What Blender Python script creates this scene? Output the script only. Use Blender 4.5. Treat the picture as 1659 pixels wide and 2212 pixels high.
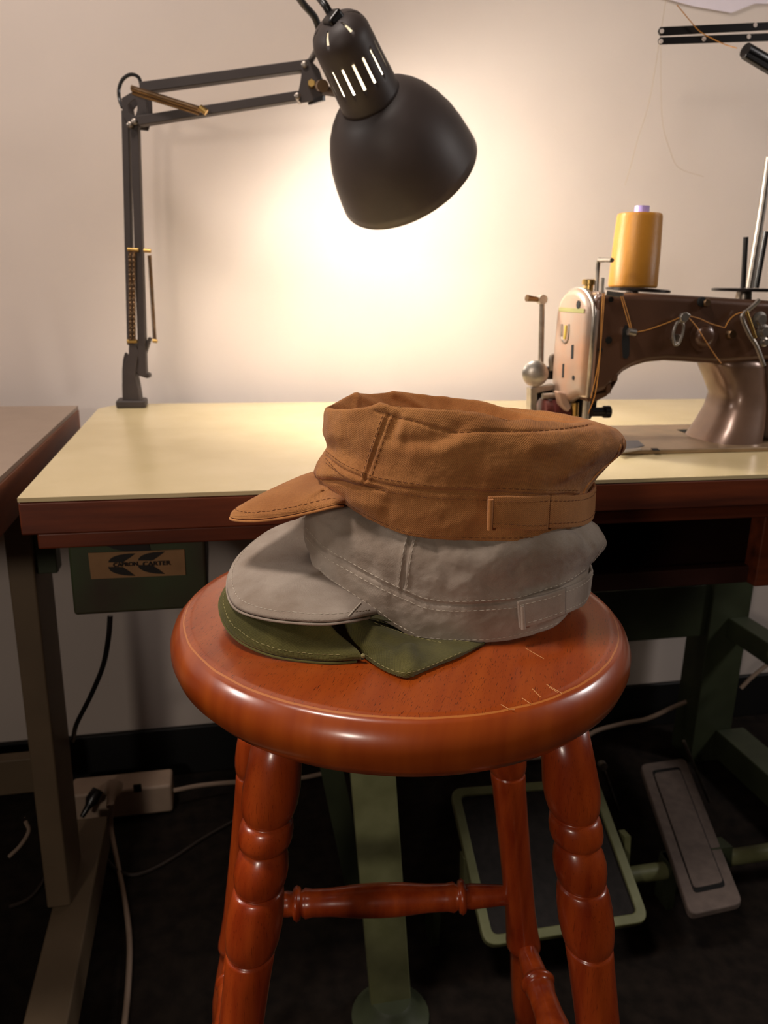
import bpy, bmesh, math, random
import numpy as np
from mathutils import Vector, Matrix, noise
from mathutils.bvhtree import BVHTree

for o in list(bpy.data.objects): bpy.data.objects.remove(o)
S = bpy.context.scene
COL = S.collection
rnd = random.Random(4)

# ------------------------------------------------------------------ camera
W, H, FPX = 1659, 2212, 1690.0
YAW, PIT, ROL = [math.radians(a) for a in (12.4, 15.9, 1.25)]
CAM = np.array([0, 0, .94])
cy, sy, cp, sp, cr, sr = math.cos(YAW), math.sin(YAW), math.cos(PIT), math.sin(PIT), math.cos(ROL), math.sin(ROL)
_f = np.array([sy*cp, cy*cp, -sp]); _r = np.array([cy, -sy, 0.]); _u = np.cross(_r, _f)
CR, CU, CF = cr*_r+sr*_u, -sr*_r+cr*_u, _f
HU = np.array([cy, -sy, 0.]); HV = np.array([sy, cy, 0.])
cam = bpy.data.objects.new('camera', bpy.data.cameras.new('camera')); COL.objects.link(cam)
m = Matrix.Identity(4)
for i in range(3):
    m[i][0], m[i][1], m[i][2], m[i][3] = CR[i], CU[i], -CF[i], CAM[i]
cam.matrix_world = m
cam.data.sensor_fit = 'VERTICAL'; cam.data.sensor_height = 36; cam.data.lens = 36*FPX/H
cam.data.clip_start = .01
cam.data.dof.use_dof = True; cam.data.dof.focus_distance = .47; cam.data.dof.aperture_fstop = 15
S.camera = cam
S.view_settings.view_transform = 'Standard'; S.view_settings.look = 'None'
S.view_settings.gamma = 1; S.view_settings.exposure = 0.12
S.view_settings.use_curve_mapping = False

# ------------------------------------------------------------------ world + room lights
wd = bpy.data.worlds.new('world'); S.world = wd; wd.use_nodes = True
bg = wd.node_tree.nodes['Background']; bg.inputs[0].default_value = (1.0, .74, .54, 1); bg.inputs[1].default_value = .022

def area_light(name, loc, target, size, power, color):
    l = bpy.data.lights.new(name, 'AREA'); l.shape = 'DISK'; l.size = size
    l.energy = power; l.color = color
    o = bpy.data.objects.new(name, l); COL.objects.link(o); o.location = loc
    o.rotation_euler = (Vector(target)-Vector(loc)).to_track_quat('-Z', 'Y').to_euler()
    return o
area_light('ceiling_lamp_light', (-.50, .45, 2.45), (.2, .8, .7), .40, 17, (1, .88, .80))
area_light('room_lamp_light', (-.80, -.90, 1.20), (.3, .9, .80), .18, 5.6, (1, .87, .75))
area_light('left_lamp_light', (-1.80, .72, 1.82), (.1, .45, .7), .34, 12, (1, .91, .85))
area_light('right_lamp_light', (2.05, .42, 1.62), (.1, .45, .7), .34, 9, (1, .93, .90))

# ------------------------------------------------------------------ unprojection helpers (reference pixel -> point on a real plane)
def ray(px, py): return CR*(px-W/2)/FPX-CU*(py-H/2)/FPX+CF
def onz(px, py, z): d = ray(px, py); return CAM+d*(z-CAM[2])/d[2]
def ony(px, py, y): d = ray(px, py); return CAM+d*y/d[1]
def onv(px, py, v): d = ray(px, py); return CAM+d*v/(d@HV)
def uvz(P): return np.array([P@HU, P@HV, P[2]])
def xyz(u, v, z): return HU*u+HV*v+np.array([0, 0, z])
def V(p): return Vector([float(a) for a in p])

# ------------------------------------------------------------------ materials
def nt_new(name):
    mt = bpy.data.materials.new(name); mt.use_nodes = True
    return mt, mt.node_tree, mt.node_tree.nodes['Principled BSDF']
def rgb(c): return (*[((x/255)/12.92 if x/255 <= .04045 else ((x/255+.055)/1.055)**2.4) for x in c], 1)
def mat(name, c, rough=.5, metal=0, var=.12, vscale=30, bump=0, bscale=200, c2=None, coat=0, spec=.5, stretch=None, sheen=0, detail=4):
    mt, nt, b = nt_new(name); N = nt.nodes; L = nt.links
    tc = N.new('ShaderNodeTexCoord'); mp = N.new('ShaderNodeMapping'); L.new(tc.outputs['Object'], mp.inputs[0])
    if stretch: mp.inputs['Scale'].default_value = stretch
    n = N.new('ShaderNodeTexNoise'); n.inputs['Scale'].default_value = vscale; n.inputs['Detail'].default_value = detail
    L.new(mp.outputs[0], n.inputs['Vector'])
    cr_ = N.new('ShaderNodeValToRGB'); L.new(n.outputs['Fac'], cr_.inputs[0])
    a = rgb(c); bcol = rgb(c2) if c2 else tuple(x*(1-var) for x in a[:3])+(1,)
    hi = a if c2 else tuple(min(1, x*(1+var)) for x in a[:3])+(1,)
    cr_.color_ramp.elements[0].position = .34; cr_.color_ramp.elements[1].position = .66
    cr_.color_ramp.elements[0].color = bcol; cr_.color_ramp.elements[1].color = hi
    L.new(cr_.outputs[0], b.inputs['Base Color'])
    b.inputs['Roughness'].default_value = rough; b.inputs['Metallic'].default_value = metal
    b.inputs['Specular IOR Level'].default_value = spec
    b.inputs['Coat Weight'].default_value = coat; b.inputs['Coat Roughness'].default_value = .15
    b.inputs['Sheen Weight'].default_value = sheen
    if bump:
        n2 = N.new('ShaderNodeTexNoise'); n2.inputs['Scale'].default_value = bscale; n2.inputs['Detail'].default_value = 3
        L.new(mp.outputs[0], n2.inputs['Vector'])
        bp = N.new('ShaderNodeBump'); bp.inputs['Strength'].default_value = bump; bp.inputs['Distance'].default_value = .001
        L.new(n2.outputs['Fac'], bp.inputs['Height']); L.new(bp.outputs[0], b.inputs['Normal'])
    return mt

def cloth(name, c, c2, period=.0011, weave=.5, lum=.25):
    """woven canvas: weave from the surface's own UV, blotchy fade from noise"""
    mt, nt, b = nt_new(name); N = nt.nodes; L = nt.links
    tc = N.new('ShaderNodeTexCoord')
    sx = N.new('ShaderNodeSeparateXYZ'); L.new(tc.outputs['UV'], sx.inputs[0])
    wob = N.new('ShaderNodeTexNoise'); wob.inputs['Scale'].default_value = 90; L.new(tc.outputs['Object'], wob.inputs['Vector'])
    def wave(out, ph):
        a = N.new('ShaderNodeMath'); a.operation = 'MULTIPLY'; a.inputs[1].default_value = 2*math.pi/period; L.new(out, a.inputs[0])
        w = N.new('ShaderNodeMath'); w.operation = 'MULTIPLY_ADD'; w.inputs[1].default_value = 3; L.new(wob.outputs['Fac'], w.inputs[0]); L.new(a.outputs[0], w.inputs[2])
        s = N.new('ShaderNodeMath'); s.operation = 'SINE'; L.new(w.outputs[0], s.inputs[0]); return s.outputs[0]
    p = N.new('ShaderNodeMath'); p.operation = 'MULTIPLY'; L.new(wave(sx.outputs[0], 0), p.inputs[0]); L.new(wave(sx.outputs[1], 1), p.inputs[1])
    fib = N.new('ShaderNodeTexNoise'); fib.inputs['Scale'].default_value = 900; fib.inputs['Detail'].default_value = 3; L.new(tc.outputs['Object'], fib.inputs['Vector'])
    h = N.new('ShaderNodeMath'); h.operation = 'MULTIPLY_ADD'; h.inputs[1].default_value = weave; L.new(p.outputs[0], h.inputs[0]); L.new(fib.outputs['Fac'], h.inputs[2])
    bp = N.new('ShaderNodeBump'); bp.inputs['Strength'].default_value = .55; bp.inputs['Distance'].default_value = .0004
    L.new(h.outputs[0], bp.inputs['Height']); L.new(bp.outputs[0], b.inputs['Normal'])
    n = N.new('ShaderNodeTexNoise'); n.inputs['Scale'].default_value = 28; n.inputs['Detail'].default_value = 6; L.new(tc.outputs['Object'], n.inputs['Vector'])
    cr_ = N.new('ShaderNodeValToRGB'); L.new(n.outputs['Fac'], cr_.inputs[0])
    cr_.color_ramp.elements[0].position = .35; cr_.color_ramp.elements[1].position = .62
    cr_.color_ramp.elements[0].color = rgb(c2); cr_.color_ramp.elements[1].color = rgb(c)
    mr = N.new('ShaderNodeMapRange'); mr.inputs['From Min'].default_value = -.1; mr.inputs['From Max'].default_value = 1.1
    mr.inputs['To Min'].default_value = 1-lum; mr.inputs['To Max'].default_value = 1+lum
    L.new(h.outputs[0], mr.inputs['Value'])
    mx = N.new('ShaderNodeVectorMath'); mx.operation = 'SCALE'; L.new(cr_.outputs[0], mx.inputs[0]); L.new(mr.outputs[0], mx.inputs['Scale'])
    L.new(mx.outputs[0], b.inputs['Base Color'])
    b.inputs['Roughness'].default_value = .95; b.inputs['Specular IOR Level'].default_value = .15
    b.inputs['Sheen Weight'].default_value = .12; b.inputs['Sheen Roughness'].default_value = .5
    return mt

def wood(name, c, c2, grain=(60, 6, 6), pore=None, rough=.3, coat=.5, ring=None, dirn=0.):
    """varnished wood; pores are short dark flecks along the grain; ring = (radius, width) of a worn line on a round seat"""
    mt, nt, b = nt_new(name); N = nt.nodes; L = nt.links
    tc = N.new('ShaderNodeTexCoord'); mp = N.new('ShaderNodeMapping'); mp.inputs['Rotation'].default_value = (0, 0, dirn)
    L.new(tc.outputs['Object'], mp.inputs[0])
    mp2 = N.new('ShaderNodeMapping'); mp2.inputs['Scale'].default_value = grain; L.new(mp.outputs[0], mp2.inputs[0])
    n = N.new('ShaderNodeTexNoise'); n.inputs['Scale'].default_value = 1; n.inputs['Detail'].default_value = 6; L.new(mp2.outputs[0], n.inputs['Vector'])
    r1 = N.new('ShaderNodeValToRGB'); L.new(n.outputs['Fac'], r1.inputs[0])
    r1.color_ramp.elements[0].position = .3; r1.color_ramp.elements[1].position = .7
    r1.color_ramp.elements[0].color = rgb(c2); r1.color_ramp.elements[1].color = rgb(c)
    out = r1.outputs[0]
    if pore:
        mp3 = N.new('ShaderNodeMapping'); mp3.inputs['Scale'].default_value = pore; L.new(mp.outputs[0], mp3.inputs[0])
        p = N.new('ShaderNodeTexNoise'); p.inputs['Scale'].default_value = 1; p.inputs['Detail'].default_value = 2; L.new(mp3.outputs[0], p.inputs['Vector'])
        r2 = N.new('ShaderNodeValToRGB'); L.new(p.outputs['Fac'], r2.inputs[0])
        r2.color_ramp.elements[0].position = .62; r2.color_ramp.elements[1].position = .68
        r2.color_ramp.elements[0].color = (0, 0, 0, 1); r2.color_ramp.elements[1].color = (1, 1, 1, 1)
        mx = N.new('ShaderNodeMix'); mx.data_type = 'RGBA'; fac = r2.outputs[0]
        if ring:
            gz = N.new('ShaderNodeSeparateXYZ'); L.new(tc.outputs['Object'], gz.inputs[0])
            gt = N.new('ShaderNodeMath'); gt.operation = 'GREATER_THAN'; gt.inputs[1].default_value = .7222; L.new(gz.outputs[2], gt.inputs[0])
            gm = N.new('ShaderNodeMath'); gm.operation = 'MULTIPLY'; L.new(gt.outputs[0], gm.inputs[0]); L.new(fac, gm.inputs[1]); fac = gm.outputs[0]
        else:
            gm = N.new('ShaderNodeMath'); gm.operation = 'MULTIPLY'; gm.inputs[1].default_value = .45; L.new(fac, gm.inputs[0]); fac = gm.outputs[0]
        L.new(fac, mx.inputs[0]); L.new(out, mx.inputs[6])
        mx.inputs[7].default_value = tuple(x*.34 for x in rgb(c2)[:3])+(1,)
        out = mx.outputs[2]
    if ring:
        sx = N.new('ShaderNodeSeparateXYZ'); L.new(tc.outputs['Object'], sx.inputs[0])
        cx = N.new('ShaderNodeCombineXYZ'); L.new(sx.outputs[0], cx.inputs[0]); L.new(sx.outputs[1], cx.inputs[1])
        ln = N.new('ShaderNodeVectorMath'); ln.operation = 'LENGTH'; L.new(cx.outputs[0], ln.inputs[0])
        wn = N.new('ShaderNodeTexNoise'); wn.inputs['Scale'].default_value = 60; L.new(tc.outputs['Object'], wn.inputs['Vector'])
        wa = N.new('ShaderNodeMath'); wa.operation = 'MULTIPLY_ADD'; wa.inputs[1].default_value = .0012; L.new(wn.outputs['Fac'], wa.inputs[0]); L.new(ln.outputs['Value'], wa.inputs[2])
        d = N.new('ShaderNodeMath'); d.operation = 'SUBTRACT'; L.new(wa.outputs[0], d.inputs[0]); d.inputs[1].default_value = ring[0]+.0006
        ab = N.new('ShaderNodeMath'); ab.operation = 'ABSOLUTE'; L.new(d.outputs[0], ab.inputs[0])
        lt = N.new('ShaderNodeMath'); lt.operation = 'LESS_THAN'; L.new(ab.outputs[0], lt.inputs[0]); lt.inputs[1].default_value = ring[1]
        ml = N.new('ShaderNodeMath'); ml.operation = 'MULTIPLY'; L.new(lt.outputs[0], ml.inputs[0]); ml.inputs[1].default_value = .7
        mx = N.new('ShaderNodeMix'); mx.data_type = 'RGBA'; L.new(ml.outputs[0], mx.inputs[0]); L.new(out, mx.inputs[6]); mx.inputs[7].default_value = rgb((206, 128, 60))
        out = mx.outputs[2]
    L.new(out, b.inputs['Base Color'])
    b.inputs['Roughness'].default_value = rough; b.inputs['Coat Weight'].default_value = coat; b.inputs['Coat Roughness'].default_value = .18
    rn = N.new('ShaderNodeTexNoise'); rn.inputs['Scale'].default_value = 160; L.new(tc.outputs['Object'], rn.inputs['Vector'])
    bp = N.new('ShaderNodeBump'); bp.inputs['Strength'].default_value = .06; bp.inputs['Distance'].default_value = .001
    L.new(rn.outputs['Fac'], bp.inputs['Height']); L.new(bp.outputs[0], b.inputs['Normal'])
    return mt

def thread_mat(name, c, scale):
    mt, nt, b = nt_new(name); N = nt.nodes; L = nt.links
    tc = N.new('ShaderNodeTexCoord'); w = N.new('ShaderNodeTexWave'); w.bands_direction = 'Z'
    w.inputs['Scale'].default_value = scale; w.inputs['Distortion'].default_value = 2.5; w.inputs['Detail'].default_value = 3
    L.new(tc.outputs['Object'], w.inputs['Vector'])
    r = N.new('ShaderNodeValToRGB'); L.new(w.outputs['Fac'], r.inputs[0])
    r.color_ramp.elements[0].color = tuple(x*.7 for x in rgb(c)[:3])+(1,); r.color_ramp.elements[1].color = rgb(c)
    L.new(r.outputs[0], b.inputs['Base Color']); b.inputs['Roughness'].default_value = .38
    bp = N.new('ShaderNodeBump'); bp.inputs['Strength'].default_value = .4; bp.inputs['Distance'].default_value = .0005
    L.new(w.outputs['Fac'], bp.inputs['Height']); L.new(bp.outputs[0], b.inputs['Normal'])
    return mt

def glow(name, c, s):
    mt, nt, b = nt_new(name); b.inputs['Emission Color'].default_value = (*c, 1); b.inputs['Emission Strength'].default_value = s
    return mt

M = dict(
    wall=mat('wall_paint', (214, 200, 190), .9, var=.03, vscale=4, bump=.08, bscale=180),
    floor=mat('dark_carpet', (30, 23, 18), .95, var=.4, vscale=40, bump=.8, bscale=500, spec=.2),
    skirt=mat('black_skirting', (14, 12, 11), .6),
    laminate=mat('cream_laminate', (220, 200, 156), .26, var=.03, vscale=8, spec=.5, c2=(210, 190, 144)),
    edge=wood('table_edge_wood', (126, 58, 28), (70, 28, 13), grain=(5, 60, 60), rough=.45, coat=.15),
    plank=wood('plank_wood', (150, 84, 42), (104, 54, 28), grain=(40, 4, 30), rough=.55, coat=.05),
    seat=wood('seat_wood', (170, 76, 18), (148, 58, 12), grain=(9, 90, 9), pore=(210, 2100, 210), rough=.34, coat=.8, ring=(.1497, .00045), dirn=math.radians(-62)),
    legw=wood('leg_wood', (184, 76, 24), (142, 46, 11), grain=(90, 90, 7), pore=(1700, 1700, 90), rough=.3, coat=.5),
    black=mat('black_lamp_paint', (58, 49, 46), .5, var=.08, spec=.4),
    black2=mat('black_gloss', (22, 19, 18), .3, var=.1),
    white=mat('white_enamel', (232, 226, 216), .5, var=.02),
    chrome=mat('worn_chrome', (172, 164, 154), .34, .9, var=.12, vscale=120),
    steel=mat('dull_steel', (150, 140, 130), .38, 1, var=.2, vscale=90),
    brass=mat('brass', (205, 168, 100), .3, 1, var=.15),
    bronze=mat('bronze_spring', (128, 102, 76), .4, 1, var=.2),
    mach=mat('brown_machine_enamel', (88, 60, 44), .36, .25, var=.14, vscale=14, spec=.5, coat=.3, bump=.15, bscale=140),
    machl=mat('worn_pink_enamel', (166, 126, 102), .42, .1, c2=(150, 132, 118), vscale=22),
    machm=mat('worn_grey_brown_enamel', (118, 92, 76), .33, .35, var=.16, vscale=18, coat=.3),
    bed=mat('worn_bed_metal', (158, 134, 106), .35, .5, var=.15, vscale=30),
    green=mat('green_grey_enamel', (132, 134, 94), .5, .0, var=.14, vscale=20, c2=(108, 110, 72)),
    dgreen=mat('dark_green_enamel', (58, 64, 44), .5, .0, var=.2, vscale=14),
    boxg=mat('motor_box_green', (62, 78, 46), .55, .0, c2=(60, 48, 34), vscale=9),
    brownleg=mat('brown_green_leg_paint', (108, 90, 68), .6, .0, var=.1, vscale=12),
    pedal=mat('grey_rubber_pedal', (108, 94, 86), .75, var=.14, vscale=60, bump=.3, bscale=300),
    rubber=mat('black_rubber_mat', (34, 29, 27), .9, var=.3, vscale=80),
    plastic=mat('beige_plastic', (176, 152, 132), .5, var=.04),
    cable=mat('grey_cable', (158, 136, 118), .5, var=.05),
    dcable=mat('dark_cable', (48, 38, 32), .5),
    maroon=mat('maroon_rubber', (88, 40, 36), .3, var=.15),
    hole=mat('dark_hole', (8, 7, 6), .9),
    stripe=mat('olive_stripe', (138, 134, 82), .5),
    gold=mat('gold_decal', (206, 180, 84), .4, var=.1),
    blue=mat('blue_grey_plate', (66, 72, 86), .35, .5),
    label=mat('label_plate', (150, 112, 72), .6, var=.12, vscale=40),
    ink=mat('label_ink', (30, 24, 19), .7),
    paper=mat('pale_lilac_paper', (226, 214, 222), .8, var=.02),
    dred=mat('dark_red_drawer', (58, 28, 20), .5, var=.2, vscale=10),
    tan=cloth('orange_brown_canvas', (184, 126, 74), (162, 106, 60), period=.00125, weave=.45, lum=.28),
    grey=cloth('warm_grey_canvas', (172, 158, 144), (146, 130, 115), period=.0008, weave=.18, lum=.14),
    olive=cloth('olive_canvas', (94, 88, 46), (72, 68, 34), period=.0012, weave=.5, lum=.36),
    lining=mat('pale_lining', (196, 176, 150), .95, var=.1),
    sttan=mat('brown_stitch_thread', (118, 72, 38), .9),
    stgrey=mat('pale_stitch_thread', (206, 194, 176), .9),
    stolive=mat('olive_stitch_thread', (150, 140, 92), .9),
    thr=thread_mat('golden_thread', (206, 140, 48), 260),
    thin=mat('golden_loose_thread', (186, 126, 52), .6),
    faint=mat('tan_thread_shadow', (186, 164, 138), .8),  # tan of the thin strands that stand in for thread shadows
    lilac=mat('lilac_plastic', (178, 160, 226), .35),
    scratch=mat('bare_wood_scratch', (214, 150, 90), .6),
    bulb=glow('lamp_bulb_glow', (1, .93, .78), 14),
)

# ------------------------------------------------------------------ object helpers
def link(name, verts, faces, material, parent=None, smooth=True, uvs=None):
    me = bpy.data.meshes.new(name); me.from_pydata([tuple(map(float, v)) for v in verts], [], faces); me.validate(); me.update()
    if uvs is not None:
        ul = me.uv_layers.new(name='UVMap')
        idx = np.empty(len(me.loops), dtype=np.int32); me.loops.foreach_get('vertex_index', idx)
        ul.data.foreach_set('uv', np.asarray(uvs, dtype=np.float32)[idx].ravel())
    if smooth: me.polygons.foreach_set('use_smooth', [True]*len(me.polygons))
    o = bpy.data.objects.new(name, me); COL.objects.link(o); me.materials.append(material)
    if parent: 
        o.parent = parent
        o.matrix_parent_inverse = parent.matrix_basis.inverted()
    return o
def tag(o, label=None, cat=None, group=None, kind=None):
    if label: o['label'] = label
    if cat: o['category'] = cat
    if group: o['group'] = group
    if kind: o['kind'] = kind
    return o
def empty(name, loc, label, cat, group=None):
    o = bpy.data.objects.new(name, None); COL.objects.link(o); o.location = V(loc); o.empty_display_size = .02
    bpy.context.view_layer.update()
    return tag(o, label, cat, group)
class MB:
    def __init__(s): s.v = []; s.f = []
    def add(s, vs, fs):
        n = len(s.v); s.v += [tuple(map(float, a)) for a in vs]; s.f += [tuple(i+n for i in f) for f in fs]; return s
    def box(s, lo, hi):
        x0, y0, z0 = lo; x1, y1, z1 = hi
        return s.add([(x0, y0, z0), (x1, y0, z0), (x1, y1, z0), (x0, y1, z0), (x0, y0, z1), (x1, y0, z1), (x1, y1, z1), (x0, y1, z1)],
                     [(0, 3, 2, 1), (4, 5, 6, 7), (0, 1, 5, 4), (1, 2, 6, 5), (2, 3, 7, 6), (3, 0, 4, 7)])
    def prism(s, a, b):   # two matching outlines (lists of points)
        n = len(a); return s.add(list(a)+list(b), [tuple(range(n)), tuple(range(2*n-1, n-1, -1))]+[(i, (i+1) % n, n+(i+1) % n, n+i)[::-1] for i in range(n)])
    def rings(s, rs, cap=True):
        n = len(rs[0]); base = []
        for r in rs: base += list(r)
        fs = [(k*n+i, k*n+(i+1) % n, (k+1)*n+(i+1) % n, (k+1)*n+i) for k in range(len(rs)-1) for i in range(n)]
        if cap: fs += [tuple(range(n))[::-1], tuple(range((len(rs)-1)*n, len(rs)*n))]
        return s.add(base, fs)
    def lathe(s, c, axis, prof, n=48, cap=True):   # prof: (distance along axis, radius)
        c = np.array(c, float); ax = np.array(axis, float); ax /= np.linalg.norm(ax)
        t = np.array([1., 0, 0]) if abs(ax[0]) < .8 else np.array([0, 1., 0]); e1 = np.cross(ax, t); e1 /= np.linalg.norm(e1); e2 = np.cross(ax, e1)
        return s.rings([[c+ax*h+(e1*math.cos(2*math.pi*i/n)+e2*math.sin(2*math.pi*i/n))*r for i in range(n)] for h, r in prof], cap)
    def tube(s, pts, r, n=10, sub=0):
        P = [np.array(p, float) for p in pts]
        if sub: P = smooth_path(P, sub)
        rr = r if hasattr(r, '__len__') else [r]*len(P)
        if len(rr) != len(P): rr = np.interp(np.linspace(0, 1, len(P)), np.linspace(0, 1, len(rr)), rr)
        T = []
        for i in range(len(P)):
            a = P[min(i+1, len(P)-1)]-P[max(i-1, 0)]; T.append(a/(np.linalg.norm(a)+1e-12))
        t0 = T[0]; ref = np.array([0, 0, 1.]) if abs(t0[2]) < .9 else np.array([1., 0, 0]); e = np.cross(t0, ref); e /= np.linalg.norm(e)
        R = []
        for p, t, q in zip(P, T, rr):
            e = e-t*(e@t); e /= np.linalg.norm(e); g = np.cross(t, e)
            R.append([p+(e*math.cos(2*math.pi*i/n)+g*math.sin(2*math.pi*i/n))*q for i in range(n)])
        return s.rings(R)
    def bar(s, a, b, w, d, up):   # rectangular bar from a to b, width w along up, depth d
        a, b, up = (np.array(x, float) for x in (a, b, up)); t = b-a; t /= np.linalg.norm(t); up = up-t*(up@t); up /= np.linalg.norm(up); g = np.cross(t, up)
        q = lambda p: [p+up*w/2+g*d/2, p-up*w/2+g*d/2, p-up*w/2-g*d/2, p+up*w/2-g*d/2]
        return s.rings([q(a), q(b)])
    def build(s, name, material, parent=None, smooth=False, bevel=0, seg=3, sub=0, auto=True):
        o = link(name, s.v, s.f, material, parent, smooth or bool(bevel))
        bm = bmesh.new(); bm.from_mesh(o.data); bmesh.ops.recalc_face_normals(bm, faces=bm.faces); bm.to_mesh(o.data); bm.free()
        if bevel:
            b = o.modifiers.new('b', 'BEVEL'); b.width = bevel; b.segments = seg; b.limit_method = 'ANGLE'; b.angle_limit = math.radians(38)
            try: b.harden_normals = True
            except Exception: pass
        elif smooth and auto:
            es = math.cos(math.radians(42)); bm = bmesh.new(); bm.from_mesh(o.data)
            for e in bm.edges:
                if len(e.link_faces) == 2 and e.link_faces[0].normal.dot(e.link_faces[1].normal) < es: e.smooth = False
            bm.to_mesh(o.data); bm.free()
        return o
def smooth_path(P, k):
    P = [np.array(p, float) for p in P]; out = []; Q = [2*P[0]-P[1]]+P+[2*P[-1]-P[-2]]
    for i in range(1, len(Q)-2):
        for j in range(k):
            t = j/k; a, b, c, d = Q[i-1:i+3]
            out.append(.5*((2*b)+(c-a)*t+(2*a-5*b+4*c-d)*t*t+(3*b-a-3*c+d)*t**3))
    out.append(P[-1]); return out
def trace(pix, y0, y1, holes=None):   # outline seen in the photo, standing on the vertical plane y=y0 and running back to y1
    a = [ony(*p, y0) for p in pix]; b = [np.array([p[0], y1, p[2]]) for p in a]
    return MB().prism(a, b)
def nrm(a): a = np.array(a, float); return a/np.linalg.norm(a)

# ------------------------------------------------------------------ the room
def struct(o, label): tag(o, label, None, None, 'structure'); return o
WY = 1.42
struct(MB().box((-2.2, WY, 0), (3.4, WY+.12, 2.6)).build('wall_back', M['wall']), 'off-white plaster wall behind the sewing table')
struct(MB().box((-2.2, -2.4, -.1), (3.4, WY+.12, 0)).build('floor', M['floor']), 'very dark carpeted floor')
struct(MB().box((-2.2, WY-.012, 0), (3.4, WY-.0005, .104)).build('baseboard_back', M['skirt'], bevel=.003), 'black skirting board along the wall')

# ------------------------------------------------------------------ sewing table
TZ = .75
YF = .742
xl = -.179; xr = 1.25; YB = 1.345
tab = empty('sewing_table', (.5, 1.05, 0), 'cream-topped sewing table with red-brown wooden edge on green steel legs', 'table')
top = [(xl, YF), (xr, YF), (xr, YB), (xl+.03, YB), (xl, YB-.05)]
MB().prism([(x, y, TZ-.004) for x, y in top], [(x, y, TZ) for x, y in top]).build('tabletop', M['laminate'], tab)
tag(MB().prism([(x, y, TZ-.036) for x, y in top], [(x, y, TZ-.0045) for x, y in top]).build('wooden_edge', M['edge'], tab, bevel=.002), 'red-brown varnished wooden edge')
tag(MB().box((xl+.012, YF+.006, TZ-.052), (xr, YF+.03, TZ-.0365)).box((xl+.012, YF+.0305, TZ-.052), (xl+.04, YB-.06, TZ-.0365)).build('edge_moulding', M['edge'], tab, bevel=.002), 'dark stepped moulding under the edge')
# left leg and its foot
MB().box((-.262, 1.0, .075), (-.230, 1.10, .70)).build('leg', M['brownleg'], tab, bevel=.003)
ft = onz(115, 1877, .075)
MB().box((-.256, .42, .012), (-.203, 1.20, .075)).build('foot', M['brownleg'], tab, bevel=.003)
m_ = MB().box((-.2305, 1.01, .58), (-.205, 1.04, .698)); m_.build('leg_bracket', M['dgreen'], tab, bevel=.002)
MB().lathe((-.188, 1.02, .60), (1, 0, 0), [(0, .007), (.006, .007), (.007, .004)], 12).build('bolt', M['steel'], tab, True)
# right leg with braces
LYR = 1.26
la, lb = ony(1518, 1450, LYR)[0], ony(1600, 1450, LYR)[0]
MB().box((la, LYR, .0), (lb, 1.33, .698)).build('leg', M['dgreen'], tab, bevel=.003)
a = ony(1590, 1345, LYR)
MB().box((a[0]-.02, .80, a[2]-.03), (a[0]+.025, LYR, a[2]+.012)).build('brace', M['dgreen'], tab, bevel=.003)
a = ony(1560, 1575, LYR)
MB().box((a[0]-.015, .60, a[2]-.06), (a[0]+.05, LYR, a[2])).build('foot', M['dgreen'], tab, bevel=.003)
p0, p1 = ony(1295, 1284, 1.27), ony(1505, 1375, 1.27)
MB().box((.2, 1.27, p1[2]), (la, 1.295, p0[2]+.005)).build('crossbar', M['dgreen'], tab, bevel=.002)
# drawers / knee box under the top on the right
p0, p1 = ony(1290, 1228, .80), ony(1640, 1250, .80)
dz = p1[2]
MB().box((.34, .79, dz), (1.05, .805, dz+.022)).build('lower_rail', M['dred'], tab, bevel=.002)
MB().box((.34, .80, dz+.004), (1.05, 1.12, dz+.010)).build('under_shelf', M['dred'], tab)
px = ony(1625, 1180, .79)[0]
MB().box((px, .775, dz), (px+.05, .80, TZ-.052)).build('side_board', M['edge'], tab, bevel=.002)
MB().box((.34, 1.10, dz), (1.05, 1.115, TZ-.04)).build('back_board', M['dred'], tab)
p = ony(1570, 1163, .95)
MB().bar(p-np.array([.03, 0, 0]), p+np.array([.012, 0, 0]), .010, .012, (0, 0, 1)).build('catch', M['plank'], tab)

# neighbouring table whose end is seen at the far left
nb_ = empty('work_table', (-.8, 1.0, 0), 'second work table cut off at the far left, with a brown wooden edge', 'table')
MB().box((-1.6, .70, .742), (-.2170, 1.345, .7475)).build('tabletop', mat('pinkish_laminate', (150, 130, 114), .5, var=.03), nb_)
MB().box((-1.6, .70, .690), (-.2160, 1.345, .7415)).build('wooden_edge', M['plank'], nb_, bevel=.002)
MB().box((-1.5, 1.25, .10), (-.30, 1.275, ony(50, 1640, 1.25)[2])).build('crossbar', M['brownleg'], nb_, bevel=.003)
for xx in (-1.5, -.62): MB().box((xx, 1.22, 0), (xx+.04, 1.30, .69)).build('leg', M['brownleg'], nb_, bevel=.003)
MB().box((-1.5, .75, 0), (-1.46, .83, .69)).build('leg', M['brownleg'], nb_, bevel=.003)

# centre post behind the stool
post = empty('support_post', (.205, .80, 0), 'pale green steel bar leaning up from a round foot behind the stool', 'post')
pb, pt_ = ony(846, 2205, .80), ony(803, 1650, .80)
d = pt_-pb; top_ = pb+d*1.74; pb = np.array([pb[0], .80, .002])
MB().bar(pb, top_, .012, .054, (0, 1, 0)).build('bar', M['green'], post, bevel=.002)
MB().lathe((pb[0]-.002, .80, 0), (0, 0, 1), [(0, .052), (.006, .052), (.012, .040), (.03, .030), (.034, .026)], 32).build('round_foot', M['dgreen'], post, True)
st = tag(MB().bar(ony(712, 1640, .98), ony(770, 1920, .98), .006, .032, (0, 1, 0)).bar(ony(690, 1500, .98), ony(712, 1640, .98), .006, .032, (0, 1, 0)).build('strut', M['dgreen']), 'thin dark green strut slanting down left of the green post', 'strut')

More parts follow.
